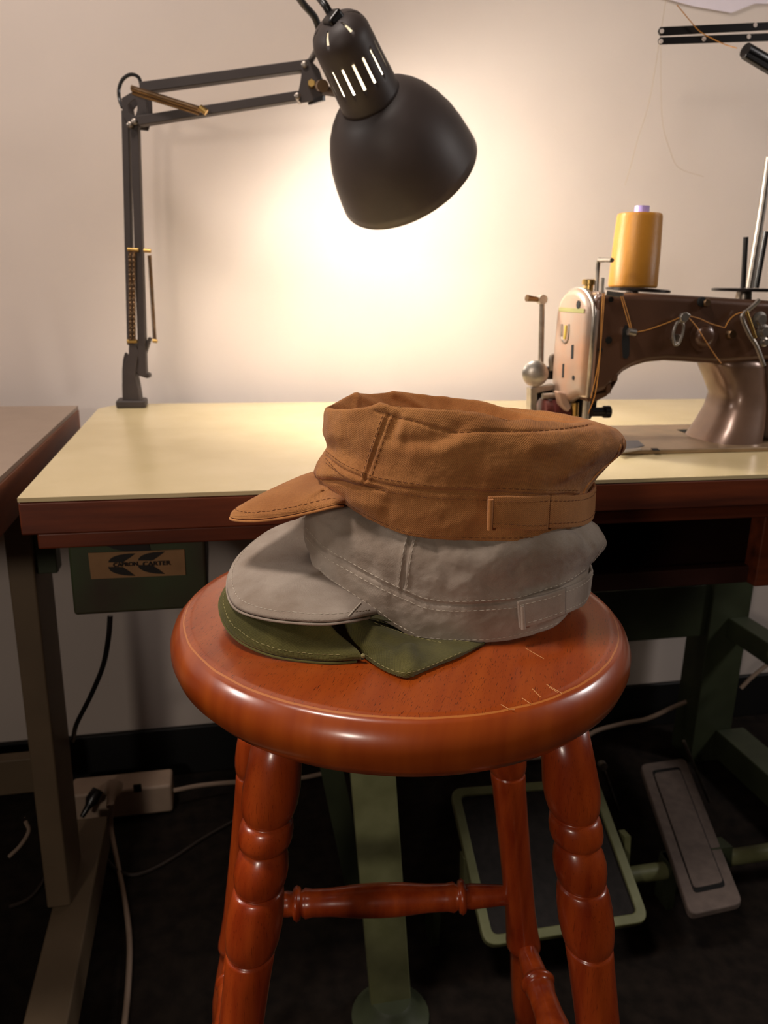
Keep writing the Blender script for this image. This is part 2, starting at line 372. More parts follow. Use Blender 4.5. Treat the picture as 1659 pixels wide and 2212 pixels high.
# green motor box with its name plate
bx = empty('switch_box', (-.08, .9, .60), 'dark green metal box with a tan name plate hung under the table', 'box')
q = [ony(*p, .80) for p in ((140, 1165), (445, 1155), (445, 1312), (160, 1333))]
x0, x1, z0 = -.151, -.0145, .607
MB().box((x0, .80, z0), (x1, .99, .697)).build('housing', M['boxg'], bx, bevel=.004)
for fa_, fb_ in ((x1-.002, x1+.007), (x0-.012, x0+.002)): MB().box((fa_, .80, .682), (fb_, .98, .697)).build('flange', M['dgreen'], bx, bevel=.001)
lc = [ony(*p, .7985) for p in ((190, 1195), (398, 1187), (401, 1242), (197, 1251))]
lo = np.min(lc, 0); hi = np.max(lc, 0)
lz0, lz1 = lo[2]+.002, hi[2]-.002
lab = MB().prism([p for p in lc], [p+np.array([0, .0012, 0]) for p in lc]).build('name_plate', M['label'], bx)
def onlab(px, py): return ony(px, py, .7976)
def crescent(cx, cy_, h, up, L):
    # one horn of a C shaped emblem
    pts = []
    for i in range(9):
        t = i/8; pts.append((cx-14+14*(1-math.cos(t*math.pi/2))+t*t*L, cy_+up*(5+(h-5)*math.sin(t*math.pi/2))))
    back = [(cx+L*.72, cy_+up*h*.62), (cx+L*.38, cy_+up*5.0), (cx-12, cy_+up*5)]
    return pts+back
for k, (cx, yy) in enumerate(((248, 1220), (312, 1216))):
    mb = MB()
    for up in (-1, 1):
        P = [onlab(*p) for p in crescent(cx, yy, 24, up, 44)]
        mb.prism(P, [p+np.array([0, .0006, 0]) for p in P])
    tag(mb.build('emblem', M['ink'], bx), 'black letter C emblem on the plate')
def text(body, size, loc, name, material, parent, wscale=1):
    cu = bpy.data.curves.new('t', 'FONT'); cu.body = body; cu.size = size; cu.extrude = .0002; cu.align_x = 'CENTER'; cu.align_y = 'CENTER'; cu.offset = .0001
    t = bpy.data.objects.new('t', cu); COL.objects.link(t)
    bpy.context.view_layer.update()
    me = bpy.data.meshes.new_from_object(t.evaluated_get(bpy.context.evaluated_depsgraph_get()))
    bpy.data.objects.remove(t)
    R = Matrix.Rotation(math.pi/2, 4, 'X'); me.transform(Matrix.Diagonal((wscale, 1, 1, 1))); me.transform(R); me.transform(Matrix.Translation(V(loc)))
    o = bpy.data.objects.new(name, me); COL.objects.link(o); me.materials.clear(); me.materials.append(material)
    o.parent = parent; o.matrix_parent_inverse = parent.matrix_basis.inverted()
    return o
text('CAPRON', .0060, onlab(271, 1219)-np.array([0, .0006, 0]), 'lettering', M['ink'], bx, 1.0)
text('CARTER', .0066, onlab(338, 1217)-np.array([0, .0006, 0]), 'lettering', M['ink'], bx, 1.15)
P = [ony(*p, .7990) for p in ((192, 1160), (316, 1156), (325, 1188), (312, 1196), (282, 1194), (246, 1186), (216, 1174))]
tag(MB().prism(P, [p+np.array([0, .0009, 0]) for p in P]).build('badge', M['ink'], bx), 'black curved badge above the plate')

# ------------------------------------------------------------------ cables and power strip under the table
sx0, sx1 = ony(150, 1700, 1.30)[0], ony(372, 1700, 1.30)[0]
zt = ony(300, 1672, 1.33)[2]
strip = empty('power_strip', (-.17, 1.32, 0), 'beige power strip lying on the floor by the skirting', 'power strip')
MB().box((sx0, 1.285, max(.002, zt-.058)), (sx1, 1.34, zt)).build('casing', M['plastic'], strip, bevel=.006)
for px_ in (297,):
    c = ony(px_, 1703, 1.2845); MB().box((c[0]-.007, 1.2835, c[2]-.008), (c[0]+.007, 1.287, c[2]+.008)).build('socket', M['hole'], strip, bevel=.001)
pg = ony(245, 1708, 1.27)
plug = empty('plug_lead', pg, 'pale plug with its cable running from the power strip towards the viewer', 'cable')
MB().lathe(pg+np.array([0, .012, .004]), (-.1, -1, -.35), [(0, .016), (.015, .015), (.022, .008), (.045, .0055)], 16).build('plug', M['plastic'], plug, True)
cp_ = [ony(241, 1735, 1.235), onz(240, 1790, .02), onz(255, 1870, .004), onz(272, 1960, .004), onz(280, 2040, .004), onz(276, 2140, .004), onz(266, 2240, .004)]
MB().tube(cp_, .0042, 10, 8).build('cord', M['cable'], plug, True)
bp_ = empty('black_plug', ony(205, 1712, 1.27), 'black plug pushed into the left end of the power strip', 'plug')
c = ony(212, 1706, 1.27)
MB().lathe(c, (-.5, -.6, -.6), [(0, .010), (.02, .012), (.03, .006), (.05, .004)], 14).build('body', M['black2'], bp_, True)
def cable(name, pts, r, mt, label, sub=8):
    return tag(MB().tube(pts, r, 8, sub).build(name, mt, None, True), label, 'cable')
cable('cable', [ony(374, 1708, 1.30), ony(430, 1697, 1.31), ony(500, 1690, 1.32), ony(560, 1688, 1.33), ony(640, 1682, 1.34), ony(700, 1670, 1.35), ony(760, 1655, 1.37)], .0042, M['cable'], 'pale cable leaving the right end of the power strip along the wall')
cable('cable', [onz(214, 1822, .006), onz(226, 1850, .005), onz(258, 1883, .004), onz(300, 1888, .004), onz(360, 1862, .004), onz(440, 1810, .004), onz(520, 1765, .004), onz(640, 1700, .004)], .003, M['dcable'], 'thin brown cable looping over the carpet behind the stool')
cable('cable', [ony(238, 1330, .93), ony(234, 1380, .93), ony(222, 1440, .95), ony(195, 1505, .98), ony(165, 1565, 1.02), ony(158, 1600, 1.1)], .0032, M['black2'], 'black cable hanging from the green box')
cable('cable', [ony(1120, 1640, 1.3), ony(1180, 1632, 1.3), ony(1255, 1598, 1.3), ony(1290, 1578, 1.3), ony(1350, 1562, 1.3), ony(1400, 1552, 1.3), ony(1460, 1525, 1.3), ony(1512, 1505, 1.3)], .0044, M['cable'], 'pale cable running along the skirting right of the stool')
cable('cable', [ony(1600, 1487, 1.2), ony(1625, 1462, 1.2), ony(1665, 1430, 1.2)], .004, M['cable'], 'short pale cable end at the far right under the table')
cable('cable', [onz(20, 1960, .004), onz(70, 1935, .004), onz(105, 1880, .004), onz(118, 1830, .004)], .003, M['dcable'], 'dark cable curling on the carpet left of the brown foot')
cable('cable', [ony(20, 1850, 1.15), ony(45, 1825, 1.15), ony(62, 1795, 1.15), ony(55, 1775, 1.15)], .003, M['cable'], 'short pale cable tail behind the left table leg')
# chain
ch = empty('hanging_chain', ony(1507, 1360, 1.298), 'bead chain hanging from the dark crossbar beside the right table leg', 'chain')
a, b = ony(1511, 1290, 1.2985), ony(1497, 1462, 1.2985)
mb = MB()
for i in range(40):
    p = a+(b-a)*i/39; mb.lathe(p-np.array([0, 0, .0018]), (0, 0, 1), [(0, .0006), (.0007, .0016), (.0018, .0021), (.0029, .0016), (.0036, .0006)], 6)
tag(mb.build('beads', M['black2'], ch, True), kind='stuff')
# ------------------------------------------------------------------ treadle and pedal
tr = empty('foot_treadle', (.5, .95, .0), 'square green treadle frame with a black rubber pad', 'treadle')
fr = [onz(*p, z) for p, z in (((972, 1703), .184), ((1290, 1678), .184), ((1405, 1990), .08), ((1048, 2045), .08))]
def rounded(pts, r, k=5):
    out = []; n = len(pts)
    for i in range(n):
        p, a, b = pts[i], pts[i-1], pts[(i+1) % n]; u = nrm(a-p)*r; w = nrm(b-p)*r
        for j in range(k+1):
            t = j/k; out.append((1-t)**2*(p+u)+2*t*(1-t)*p+t*t*(p+w))
    return out
cen = sum(fr)/4; nn = nrm(np.cross(fr[1]-fr[0], fr[3]-fr[0])); nn = nn if nn[2] > 0 else -nn
outer = rounded(fr, .02); inn = [p+nrm(sum([fr[i-1]-p, fr[(i+1) % 4]-p]))*.020 for i, p in enumerate(fr)]
inner = rounded(inn, .01)
n = len(outer)
vs = outer+inner+[p-nn*.012 for p in outer]+[p-nn*.012 for p in inner]
fs = []
for i in range(n):
    j = (i+1) % n
    fs += [(i, j, n+j, n+i), (2*n+i, 3*n+i, 3*n+j, 2*n+j), (i, 2*n+i, 2*n+j, j), (n+i, n+j, 3*n+j, 3*n+i)]
mb = MB(); mb.add(vs, fs); mb.build('frame', M['green'], tr, bevel=.002)
MB().prism([p-nn*.010 for p in inner], [p-nn*.004 for p in inner]).build('pad', M['rubber'], tr)
a = onz(1120, 1905, .105); b = onz(1442, 1868, .07)
ax = np.array([b[0], b[1], .06])
tag(MB().tube([np.array([.30, ax[1], .06]), np.array([b[0], ax[1], .06])], .013, 16).build('pivot_bar', M['green'], tr, True), 'round green bar under the frame')
for xx in (.34, .60):
    MB().bar(np.array([xx, ax[1], .05]), np.array([xx, ax[1]+.01, cen[2]]), .02, .01, (0, 1, 0)).build('bracket', M['green'], tr)
MB().tube([ony(1300, 1650, 1.1), ony(1335, 1750, 1.1)], .003, 8).build('link_rod', M['steel'], tr, True)
MB().lathe(ony(1298, 1650, 1.1), (0, -1, 0), [(0, .008), (.01, .008)], 10).build('nut', M['steel'], tr, True)
pd = empty('foot_pedal', (.8, 1.0, 0), 'long grey ribbed foot pedal right of the green treadle', 'pedal')
pq = [onz(*p, z) for p, z in (((1382, 1650), .105), ((1480, 1636), .105), ((1606, 1950), .085), ((1490, 1976), .085))]
nn = nrm(np.cross(pq[1]-pq[0], pq[3]-pq[0])); nn = nn if nn[2] > 0 else -nn
ro = rounded(pq, .014)
MB().prism([p-nn*.012 for p in ro], ro).build('plate', M['pedal'], pd, bevel=.003)
bl = lambda u, v: (pq[0]*(1-u)+pq[1]*u)*(1-v)+(pq[3]*(1-u)+pq[2]*u)*v
inn = rounded([bl(.20, .07), bl(.80, .07), bl(.80, .90), bl(.20, .90)], .008)
cc = sum(inn)/len(inn)
inn2 = [cc+(p-cc)*.94 for p in inn]
n = len(inn); off = nn*.0006
MB().add([p+off for p in inn]+[p+off for p in inn2], [(i, (i+1) % n, n+(i+1) % n, n+i) for i in range(n)]).build('groove', M['hole'], pd)
MB().prism([p-nn*.001 for p in inn2], [p+nn*.0018 for p in inn2]).build('tread', M['pedal'], pd, bevel=.001)
pc = onz(1540, 1855, .065)
MB().tube([np.array([pc[0]-.075, pc[1], .063]), np.array([1.15, pc[1]+.0, .063])], .013, 16).build('pivot_bar', M['green'], pd, True)
MB().bar(np.array([pc[0]+.0, pc[1], .055]), np.array([pc[0], pc[1]+.005, .09]), .03, .05, (0, 1, 0)).build('bracket', M['dgreen'], pd)
MB().box((1.12, pc[1]-.03, 0), (1.16, pc[1]+.03, .08)).build('bearing', M['dgreen'], pd)
MB().box((pc[0]-.085, pc[1]-.018, 0), (pc[0]-.073, pc[1]+.018, .078)).build('bearing', M['dgreen'], pd)
for bx_ in (.285, b[0]-.004): MB().box((bx_, ax[1]-.018, 0), (bx_+.012, ax[1]+.018, .078)).build('bearing', M['dgreen'], tr)
tag(MB().tube([ony(1477, 1600, 1.12), ony(1532, 1732, 1.12)], .003, 8).build('link_rod', M['steel'], pd, True), 'thin steel rod behind the pedal')

# ------------------------------------------------------------------ stool
SC = np.array([.124, .503]); SZ = .7225
stool = empty('bar_stool', (SC[0], SC[1], 0), 'round glossy red-brown wooden bar stool with turned legs', 'stool')
prof = [(.680, 0.0001), (.680, .12), (.6815, .140), (.6865, .150), (.694, .1565), (.702, .1592), (.709, .1592), (.7155, .1568), (.7200, .1530), (.7216, .1512), (.7216, .1502), (.7225, .1492), (.7225, .144), (.7225, .10), (.7225, .05), (.7225, .0001)]
sm = MB(); sm.lathe((0, 0, 0), (0, 0, 1), [(z, r) for z, r in prof], 128)
seat = link('seat', sm.v, sm.f, M['seat']); seat.location = (SC[0], SC[1], 0)
bpy.context.view_layer.update()
seat.parent = stool; seat.matrix_parent_inverse = stool.matrix_basis.inverted()
lprof = [(.6855, .0140), (.66, .0166), (.64, .0181), (.630, .0176), (.6235, .0162), (.6212, .0150), (.6205, .0141), (.6195, .0141), (.6190, .0150), (.6165, .0164), (.612, .0171), (.607, .0171), (.6035, .0163), (.6018, .0150), (.6012, .0136), (.6002, .0134), (.5990, .0142), (.594, .0160), (.587, .0172), (.581, .0170), (.5755, .0160), (.5728, .0150), (.5722, .0142), (.5714, .0142), (.5710, .0152), (.5695, .0162), (.565, .0171), (.556, .0179), (.545, .0181), (.536, .0174), (.530, .0163), (.5277, .0152), (.5270, .0143), (.5262, .0143), (.5257, .0152), (.524, .0157), (.51, .0153), (.48, .0148), (.42, .0144), (.36, .0146), (.33, .0160), (.322, .0168), (.316, .0168), (.312, .0150), (.311, .0140), (.30, .0142), (.27, .0160), (.24, .0170), (.215, .0158), (.211, .0142), (.21, .0142), (.205, .0156), (.10, .0120), (.002, .0100)]
leg2px = [((598, 1610), (.058, -.0)), ]
def vv(P): return uvz(np.array(P))
# two known points on each leg axis (pixel + distance), extended to seat and floor
legpix = [(((598, 1612), .425), ((524, 2190), .403)), (((1225, 1620), .435), ((1290, 2200), .413)), (((1094, 1640), .61), ((1144, 2190), .64)), (((552, 1640), .60), ((497, 2150), .63))]
legs = []
for k, ((p, v1), (q, v2)) in enumerate(legpix):
    A, B = onv(*p, v1), onv(*q, v2); d = (B-A)/(A[2]-B[2])
    T = A-d*(.6855-A[2])*1.0; T = A+d*(A[2]-.6855)
    legs.append((T, d))
    rs = []
    for z, r in lprof:
        c = T+d*(.6855-z); rs.append([c+np.array([math.cos(a), math.sin(a), 0])*r for a in [2*math.pi*i/40 for i in range(40)]])
    lm = MB(); lm.rings(rs)
    lo_ = lm.build('leg', M['legw'], stool, True, auto=False)
def legat(k, z): T, d = legs[k]; return T+d*(.6855-z)
def stretcher(k1, k2, z1, z2, r=.0138):
    a, b = legat(k1, z1), legat(k2, z2); L = np.linalg.norm(b-a)
    pr_ = [(0, .007), (.06, .0085), (.17, .0105), (.19, .0100), (.194, .0130), (.204, .0146), (.216, .0132), (.22, .0100), (.235, .0125), (.26, .0112), (.33, .0115), (.43, .0138), (.5, .0142), (.57, .0138), (.67, .0115), (.74, .0112), (.765, .0125), (.78, .0100), (.784, .0132), (.796, .0146), (.806, .0130), (.81, .0100), (.83, .0105), (.94, .0085), (1, .007)]
    MB().lathe(a, b-a, [(t*L, q*r/.0125) for t, q in pr_], 28).build('stretcher', M['legw'], stool, True, auto=False)
def zat(k, py):
    best = None
    for i in range(700):
        z = i/1000; P = legat(k, z)-CAM; y_ = H/2-FPX*(P@CU)/(P@CF)
        if best is None or abs(y_-py) < best[0]: best = (abs(y_-py), z)
    return best[1]
zr = zat(2, 1932); zl = zat(3, 1957)
stretcher(3, 2, zl, zr)
zs = zat(2, 2030)
stretcher(2, 1, zs, zs-.01)
stretcher(3, 0, zs, zs-.01)
stretcher(0, 1, zr-.05, zr-.05)
# scratches in the seat varnish
def scratch(pts, on='top'):
    P = []
    for (px_, py_) in pts:
        P.append(onz(px_, py_, SZ+.0001))
    return MB().tube(P, .00022, 5)
mb = MB()
for pts in (((1082, 1522), (1100, 1532), (1112, 1533)), ((1128, 1508), (1146, 1520)), ((1150, 1488), (1168, 1506)), ((1180, 1478), (1214, 1498)), ((1186, 1484), (1205, 1496)), ((1135, 1400), (1175, 1423))):
    MB().tube([onz(*p, SZ+.0001) for p in pts], .0002, 5).build('scratch', M['scratch'], stool)

# ------------------------------------------------------------------ caps
def pchip(xs, ys, x):
    xs = np.array(xs, float); ys = np.array(ys, float)
    if len(xs) == 2: return np.interp(x, xs, ys)
    h = np.diff(xs); d = np.diff(ys)/h; mm = np.zeros(len(xs))
    for i in range(1, len(xs)-1):
        if d[i-1]*d[i] > 0: mm[i] = 2*d[i-1]*d[i]/(d[i-1]+d[i])
    mm[0], mm[-1] = d[0], d[-1]
    x = np.clip(x, xs[0], xs[-1]); i = np.clip(np.searchsorted(xs, x)-1, 0, len(xs)-2); t = (x-xs[i])/h[i]
    return ys[i]*(1+2*t)*(1-t)**2+h[i]*mm[i]*t*(1-t)**2+ys[i+1]*t*t*(3-2*t)+h[i]*mm[i+1]*t*t*(t-1)
def level(near, cv, b, N, b2=None, far=None, dzl=0., power=1.0, zfar=0.):
    """closed loop: the near half follows the photographed curve on an ellipse of half depth b; the far half closes it"""
    xs, ys = zip(*near); n2 = N//2
    L, R = uvz(onv(near[0][0], near[0][1], cv)), uvz(onv(near[-1][0], near[-1][1], cv))
    cu_, A = (L[0]+R[0])/2, (R[0]-L[0])/2
    out = []
    for i in range(n2+1):
        t = i/n2; u = cu_-A*math.cos(math.pi*t); v = cv-b*math.sin(math.pi*t)**power
        lo, hi = xs[0]-0., xs[-1]+0.
        for _ in range(40):
            mid = (lo+hi)/2; y_ = float(pchip(xs, ys, mid)); uu = uvz(onv(mid, y_, v))[0]
            if uu < u: lo = mid
            else: hi = mid
        mid = (lo+hi)/2; q = uvz(onv(mid, float(pchip(xs, ys, mid)), v)); out.append(xyz(u, v, q[2]))
    zl, zr_ = out[0][2], out[-1][2]
    b2 = b2 or b
    for i in range(1, n2):
        t = i/n2; u = cu_+A*math.cos(math.pi*t); v = cv+b2*math.sin(math.pi*t)**power
        if far:
            fx, fy = zip(*far); lo, hi = fx[0], fx[-1]
            for _ in range(40):
                mid = (lo+hi)/2; uu = uvz(onv(mid, float(pchip(fx, fy, mid)), v))[0]
                if uu < u: lo = mid
                else: hi = mid
            z = uvz(onv((lo+hi)/2, float(pchip(fx, fy, (lo+hi)/2)), v))[2]
            w = min(1, math.sin(math.pi*t)*4); z = z*w+(zr_+(zl-zr_)*t)*(1-w)
        else: z = zr_+(zl-zr_)*t+zfar*math.sin(math.pi*t)
        out.append(xyz(u, v, z))
    out = np.array(out)
    for _ in range(3):
        k = 6; pad = np.concatenate([out[-k:], out, out[:k]]); w = np.hanning(2*k+3)[1:-1]; w /= w.sum()
        out = np.stack([np.convolve(pad[:, c], w, 'valid') for c in range(3)], 1)
    return out
def stack(levels, rows):
    """smooth rows between levels (Catmull-Rom in the level direction); rows = how many per gap"""
    L = [2*levels[0]-levels[1]]+list(levels)+[2*levels[-1]-levels[-2]]; out = []
    for i in range(1, len(L)-2):
        k = rows[i-1]
        for j in range(k):
            t = j/k; a, b, c, d = L[i-1:i+3]
            out.append(.5*((2*b)+(c-a)*t+(2*a-5*b+4*c-d)*t*t+(3*b-a-3*c+d)*t**3))
    out.append(levels[-1]); return np.array(out)
def grid_mesh(G, closed=True):
    m_, n_ = G.shape[:2]; F = []
    for i in range(m_-1):
        for j in range(n_ if closed else n_-1):
            k = (j+1) % n_; F.append((i*n_+j, (i+1)*n_+j, (i+1)*n_+k, i*n_+k))
    return F
def grid_uv(G):
    m_, n_ = G.shape[:2]; mid = G[m_//2]; du = np.concatenate([[0], np.cumsum(np.linalg.norm(np.diff(mid, axis=0), axis=1))])
    U = np.zeros((m_, n_, 2)); U[:, :, 0] = du[None, :]
    dv = np.zeros((m_, n_)); dv[1:] = np.cumsum(np.linalg.norm(np.diff(G, axis=0), axis=2), axis=0); U[:, :, 1] = dv
    return U.reshape(-1, 2)
def normals(G, closed=True):
    if closed: gj = np.roll(G, -1, 1)-np.roll(G, 1, 1)
    else: gj = np.gradient(G, axis=1)
    gi = np.gradient(G, axis=0); n_ = np.cross(gj, gi); return n_/(np.linalg.norm(n_, axis=2, keepdims=True)+1e-12)
def bvh(G, closed=True): return BVHTree.FromPolygons([tuple(map(float, p)) for p in G.reshape(-1, 3)], grid_mesh(G, closed))
def resample(pts, step):
    P = np.array(smooth_path([np.array([*p, 0.]) for p in pts], 10))[:, :2] if len(pts) > 2 else np.array(pts, float)
    d = np.concatenate([[0], np.cumsum(np.linalg.norm(np.diff(P, axis=0), axis=1))]); k = max(2, int(d[-1]/step))
    t = np.linspace(0, d[-1], k); return np.stack([np.interp(t, d, P[:, 0]), np.interp(t, d, P[:, 1])], 1)
def cast(tree, pts, step=1.5):
    out = []
    for p in resample(pts, step):
        r = ray(*p); h = tree.ray_cast(V(CAM), V(r/np.linalg.norm(r)))
        if h[0] is not None:
            nn_ = np.array(h[1]); nn_ = nn_ if nn_@r < 0 else -nn_; out.append((np.array(h[0]), nn_))
    return out
def press(G, tree, feats, outward):
    """feats: (pixel path, width m, depth m): depth>0 sinks a groove, <0 raises a ridge; measured on the visible surface"""
    N_ = normals(G); N_ = N_*outward; shp = G.shape; P = G.reshape(-1, 3).copy(); Nf = N_.reshape(-1, 3); D = np.zeros(len(P))
    for path, w, dep in feats:
        hits = cast(tree, path, 2.0)
        if len(hits) < 2: continue
        Q = np.array([h[0] for h in hits])
        lo, hi = Q.min(0)-3*w, Q.max(0)+3*w
        idx = np.where(np.all((P > lo) & (P < hi), axis=1))[0]
        for s in range(0, len(idx), 4000):
            ii = idx[s:s+4000]; dd = np.min(np.linalg.norm(P[ii][:, None]-Q[None], axis=2), axis=1)
            D[ii] -= dep*np.exp(-(dd/w)**2)
    return (P+Nf*D[:, None]).reshape(shp)
def dashes(hits, on=.0028, off=.0012, r=.00024, lift=.0002):
    mb = MB(); P = np.array([h[0]+h[1]*lift for h in hits])
    if len(P) < 3: return mb
    d = np.concatenate([[0], np.cumsum(np.linalg.norm(np.diff(P, axis=0), axis=1))]); s = 0
    while s+on < d[-1]:
        o = on*(.85+.3*rnd.random())
        t = np.linspace(s, min(s+o, d[-1]), 4); Q = np.stack([np.interp(t, d, P[:, k]) for k in range(3)], 1)
        if np.max(np.linalg.norm(np.diff(Q, axis=0), axis=1)) < .004: mb.tube(Q, [r*.5, r, r, r*.5], 5)
        s += o+off
    return mb
def add_noise(G, outward, amp, scale, seed=0, rowmask=None):
    N_ = normals(G)*outward; out = G.copy()
    for i in range(G.shape[0]):
        k = 1 if rowmask is None else rowmask(i/(G.shape[0]-1))
        for j in range(G.shape[1]):
            p = G[i, j]*scale; a = noise.noise(Vector((p[0]+seed, p[1], p[2])))+.5*noise.noise(Vector((p[0]*2.1, p[1]*2.1+seed, p[2]*2.1)))
            out[i, j] += N_[i, j]*a*amp*k
    return out
def merge(mbs):
    r = MB()
    for q in mbs: r.add(q.v, q.f)
    return r
def cloth_obj(name, G, material, parent, thick=.0014, closed=True, off=-1):
    F_ = grid_mesh(G, closed)
    if OUT > 0: F_ = [f[::-1] for f in F_]
    o = link(name, G.reshape(-1, 3), F_, material, parent, True, grid_uv(G))
    s = o.modifiers.new('thick', 'SOLIDIFY'); s.thickness = thick; s.offset = off
    return o
def visor(parent, name, A, B, material, stitch_mat, thick=.0036, camber=.004, nt=90, ns=46, stitches=True, stin=6, seed=0, edge=.006):
    """stiff brim between the attach curve A and the outer edge B (lists of 3D points)"""
    def rs(P, k):
        P = np.array(smooth_path(P, 12)); d = np.concatenate([[0], np.cumsum(np.linalg.norm(np.diff(P, axis=0), axis=1))]); t = np.linspace(0, d[-1], k)
        return np.stack([np.interp(t, d, P[:, i]) for i in range(3)], 1)
    a, b = rs(A, nt), rs(B, nt); s = np.linspace(0, 1, ns)**.8
    G = a[None]*(1-s[:, None, None])+b[None]*s[:, None, None]
    G = G+np.array([0, 0, 1.])*(camber*(4*s*(1-s))[:, None, None])*np.sin(np.linspace(0, math.pi, nt))[None, :, None]
    N_ = normals(G, False); 
    if N_[ns//2, nt//2][2] < 0: N_ = -N_
    L = np.linalg.norm(G-b[None], axis=2)
    ed = np.sqrt(np.clip(1-(1-np.clip(L/edge, 0, 1))**2, 0, 1)); ed[-1] = 0.0
    top = G+N_*(thick/2*ed)[:, :, None]; bot = G-N_*(thick/2*ed)[:, :, None]
    # groove between the two layers of the edge
    V_ = np.concatenate([top.reshape(-1, 3), bot.reshape(-1, 3)]); n0 = ns*nt
    F1 = grid_mesh(top, False); F = F1+[tuple(i+n0 for i in f[::-1]) for f in F1]
    for j in range(nt-1): F.append((j, j+1, n0+j+1, n0+j)); F.append(((ns-1)*nt+j, n0+(ns-1)*nt+j, n0+(ns-1)*nt+j+1, (ns-1)*nt+j+1))
    for i in range(ns-1): F.append((i*nt, n0+i*nt, n0+(i+1)*nt, (i+1)*nt)); F.append((i*nt+nt-1, (i+1)*nt+nt-1, n0+(i+1)*nt+nt-1, n0+i*nt+nt-1))
    U = grid_uv(top); o = link(name, V_, F, material, parent, True, np.concatenate([U, U]))
    bm = bmesh.new(); bm.from_mesh(o.data); bmesh.ops.recalc_face_normals(bm, faces=bm.faces); bm.to_mesh(o.data); bm.free()
    MB().tube([p*.985+G[-6, k_+2]*.015-np.array([0, 0, thick*.36]) for k_, p in enumerate(b[2:-2])], thick*.2, 8).build('edge_piping', material, o, True)
    if stitches:
        k = ns-1
        # stitch line about 5 mm inside the edge
        hits = []
        for j in range(nt//6, nt-2):
            if L[0, j] < .014: continue
            i = np.argmin(abs(L[:, j]-.0052)); hits.append((top[i, j], N_[i, j]))
        dashes(hits, lift=.0002).build('edge_stitching', stitch_mat, o)
    return o, top, N_

# ---- grey cap ------------------------------------------------------
def embed(h, d=.0015): return h[0]-h[1]*d
NC = 640
cv = .528
g_levels = [
    level([(668, 1190), (680, 1232), (700, 1256), (760, 1297), (815, 1332), (850, 1356), (890, 1375), (950, 1386), (1020, 1389), (1080, 1386), (1150, 1371), (1200, 1355), (1228, 1322), (1262, 1280)], cv, .072, NC, zfar=.004),
    level([(659, 1160), (675, 1195), (700, 1215), (760, 1255), (810, 1285), (850, 1308), (910, 1328), (980, 1342), (1062, 1338), (1120, 1332), (1164, 1320), (1210, 1302), (1240, 1285), (1266, 1258)], cv, .0735, NC),
    level([(660, 1128), (700, 1180), (760, 1222), (810, 1250), (849, 1268), (880, 1280), (918, 1296), (976, 1303), (1062, 1300), (1120, 1294), (1164, 1281), (1207, 1267), (1236, 1253), (1268, 1226)], cv, .0725, NC),
    level([(662, 1112), (720, 1160), (800, 1210), (880, 1240), (960, 1252), (1062, 1250), (1150, 1236), (1220, 1216), (1283, 1208)], cv, .0745, NC),
    level([(666, 1100), (760, 1160), (880, 1196), (1000, 1204), (1120, 1194), (1220, 1178), (1304, 1174)], cv, .0725, NC),
    level([(674, 1088), (780, 1125), (900, 1152), (1020, 1158), (1130, 1148), (1220, 1138), (1290, 1142)], cv, .064, NC),
    level([(690, 1078), (800, 1100), (920, 1120), (1040, 1122), (1150, 1112), (1265, 1118)], cv, .054, NC),
]
G = stack(g_levels, [22, 22, 20, 20, 20, 12])
c_ = G[-1].mean(0)
capR = [G[-1]*(1-t)+c_*t+np.array([0, 0, -.006*t]) for t in (.25, .5, .75, .97)]
G = np.concatenate([G, np.array(capR)])
tree = bvh(G)
OUT = 1 if normals(G)[30, NC//4] @ (-HV) > 0 else -1
gseam = [(661, 1140), (700, 1180), (760, 1216), (810, 1244), (849, 1263), (880, 1276), (918, 1292), (976, 1299), (1062, 1296), (1120, 1290), (1164, 1277), (1207, 1263), (1236, 1249), (1265, 1228)]
def shift(P, dx, dy): return [(x+dx, y+dy) for x, y in P]
G = press(G, tree, [
    (shift(gseam, 0, 7), .0010, .0011), (shift(gseam, 0, 0), .0028, -.0006), (shift(gseam, 0, 17), .0028, -.0005),
    ([(888, 1158), (880, 1190), (872, 1235), (868, 1274)], .0011, .0018),
    ([(881, 1158), (873, 1190), (866, 1235), (861, 1272)], .0016, -.0010), ([(896, 1158), (888, 1190), (880, 1235), (876, 1276)], .0016, -.0009),
    ([(930, 1180), (960, 1215), (970, 1250)], .006, .0016), ([(1000, 1240), (1060, 1262), (1110, 1255)], .007, .0014),
    ([(1120, 1230), (1140, 1205), (1150, 1180)], .005, .0014), ([(1100, 1180), (1180, 1165), (1250, 1160)], .008, -.0014),
    ([(940, 1165), (948, 1185)], .003, .0015), ([(1230, 1140), (1262, 1160), (1280, 1185)], .004, .0014),
    ([(760, 1150), (790, 1190), (800, 1225)], .006, .0012), ([(850, 1310), (860, 1340), (858, 1360)], .004, .0012),
], OUT)
G = add_noise(G, OUT, .0011, 45, 3)
G = add_noise(G, OUT, .0004, 150, 9)
gcap = empty('military_cap', xyz(.06, cv, SZ), 'warm grey canvas cap with pale stitching, middle of the stack of three', 'cap')
body = cloth_obj('crown', G, M['grey'], gcap, .0007)
tree = bvh(G)
sts = [shift(gseam, 0, 0), shift(gseam, 0, 21), [(900, 1374), (950, 1380), (1020, 1382), (1080, 1378), (1150, 1363), (1200, 1347), (1222, 1336)],
       [(690, 1226), (712, 1248), (760, 1281), (815, 1317), (850, 1344), (900, 1372)], [(879, 1160), (871, 1190), (865, 1235), (860, 1270)], [(898, 1160), (890, 1190), (883, 1235), (878, 1276)],
       [(1303, 1178), (1292, 1198), (1278, 1218)]]
merge([dashes(cast(tree, s)) for s in sts]).build('seam_stitching', M['stgrey'], gcap)
att = cast(tree, [(688, 1238), (702, 1252), (730, 1272), (760, 1292), (816, 1328)], 12)
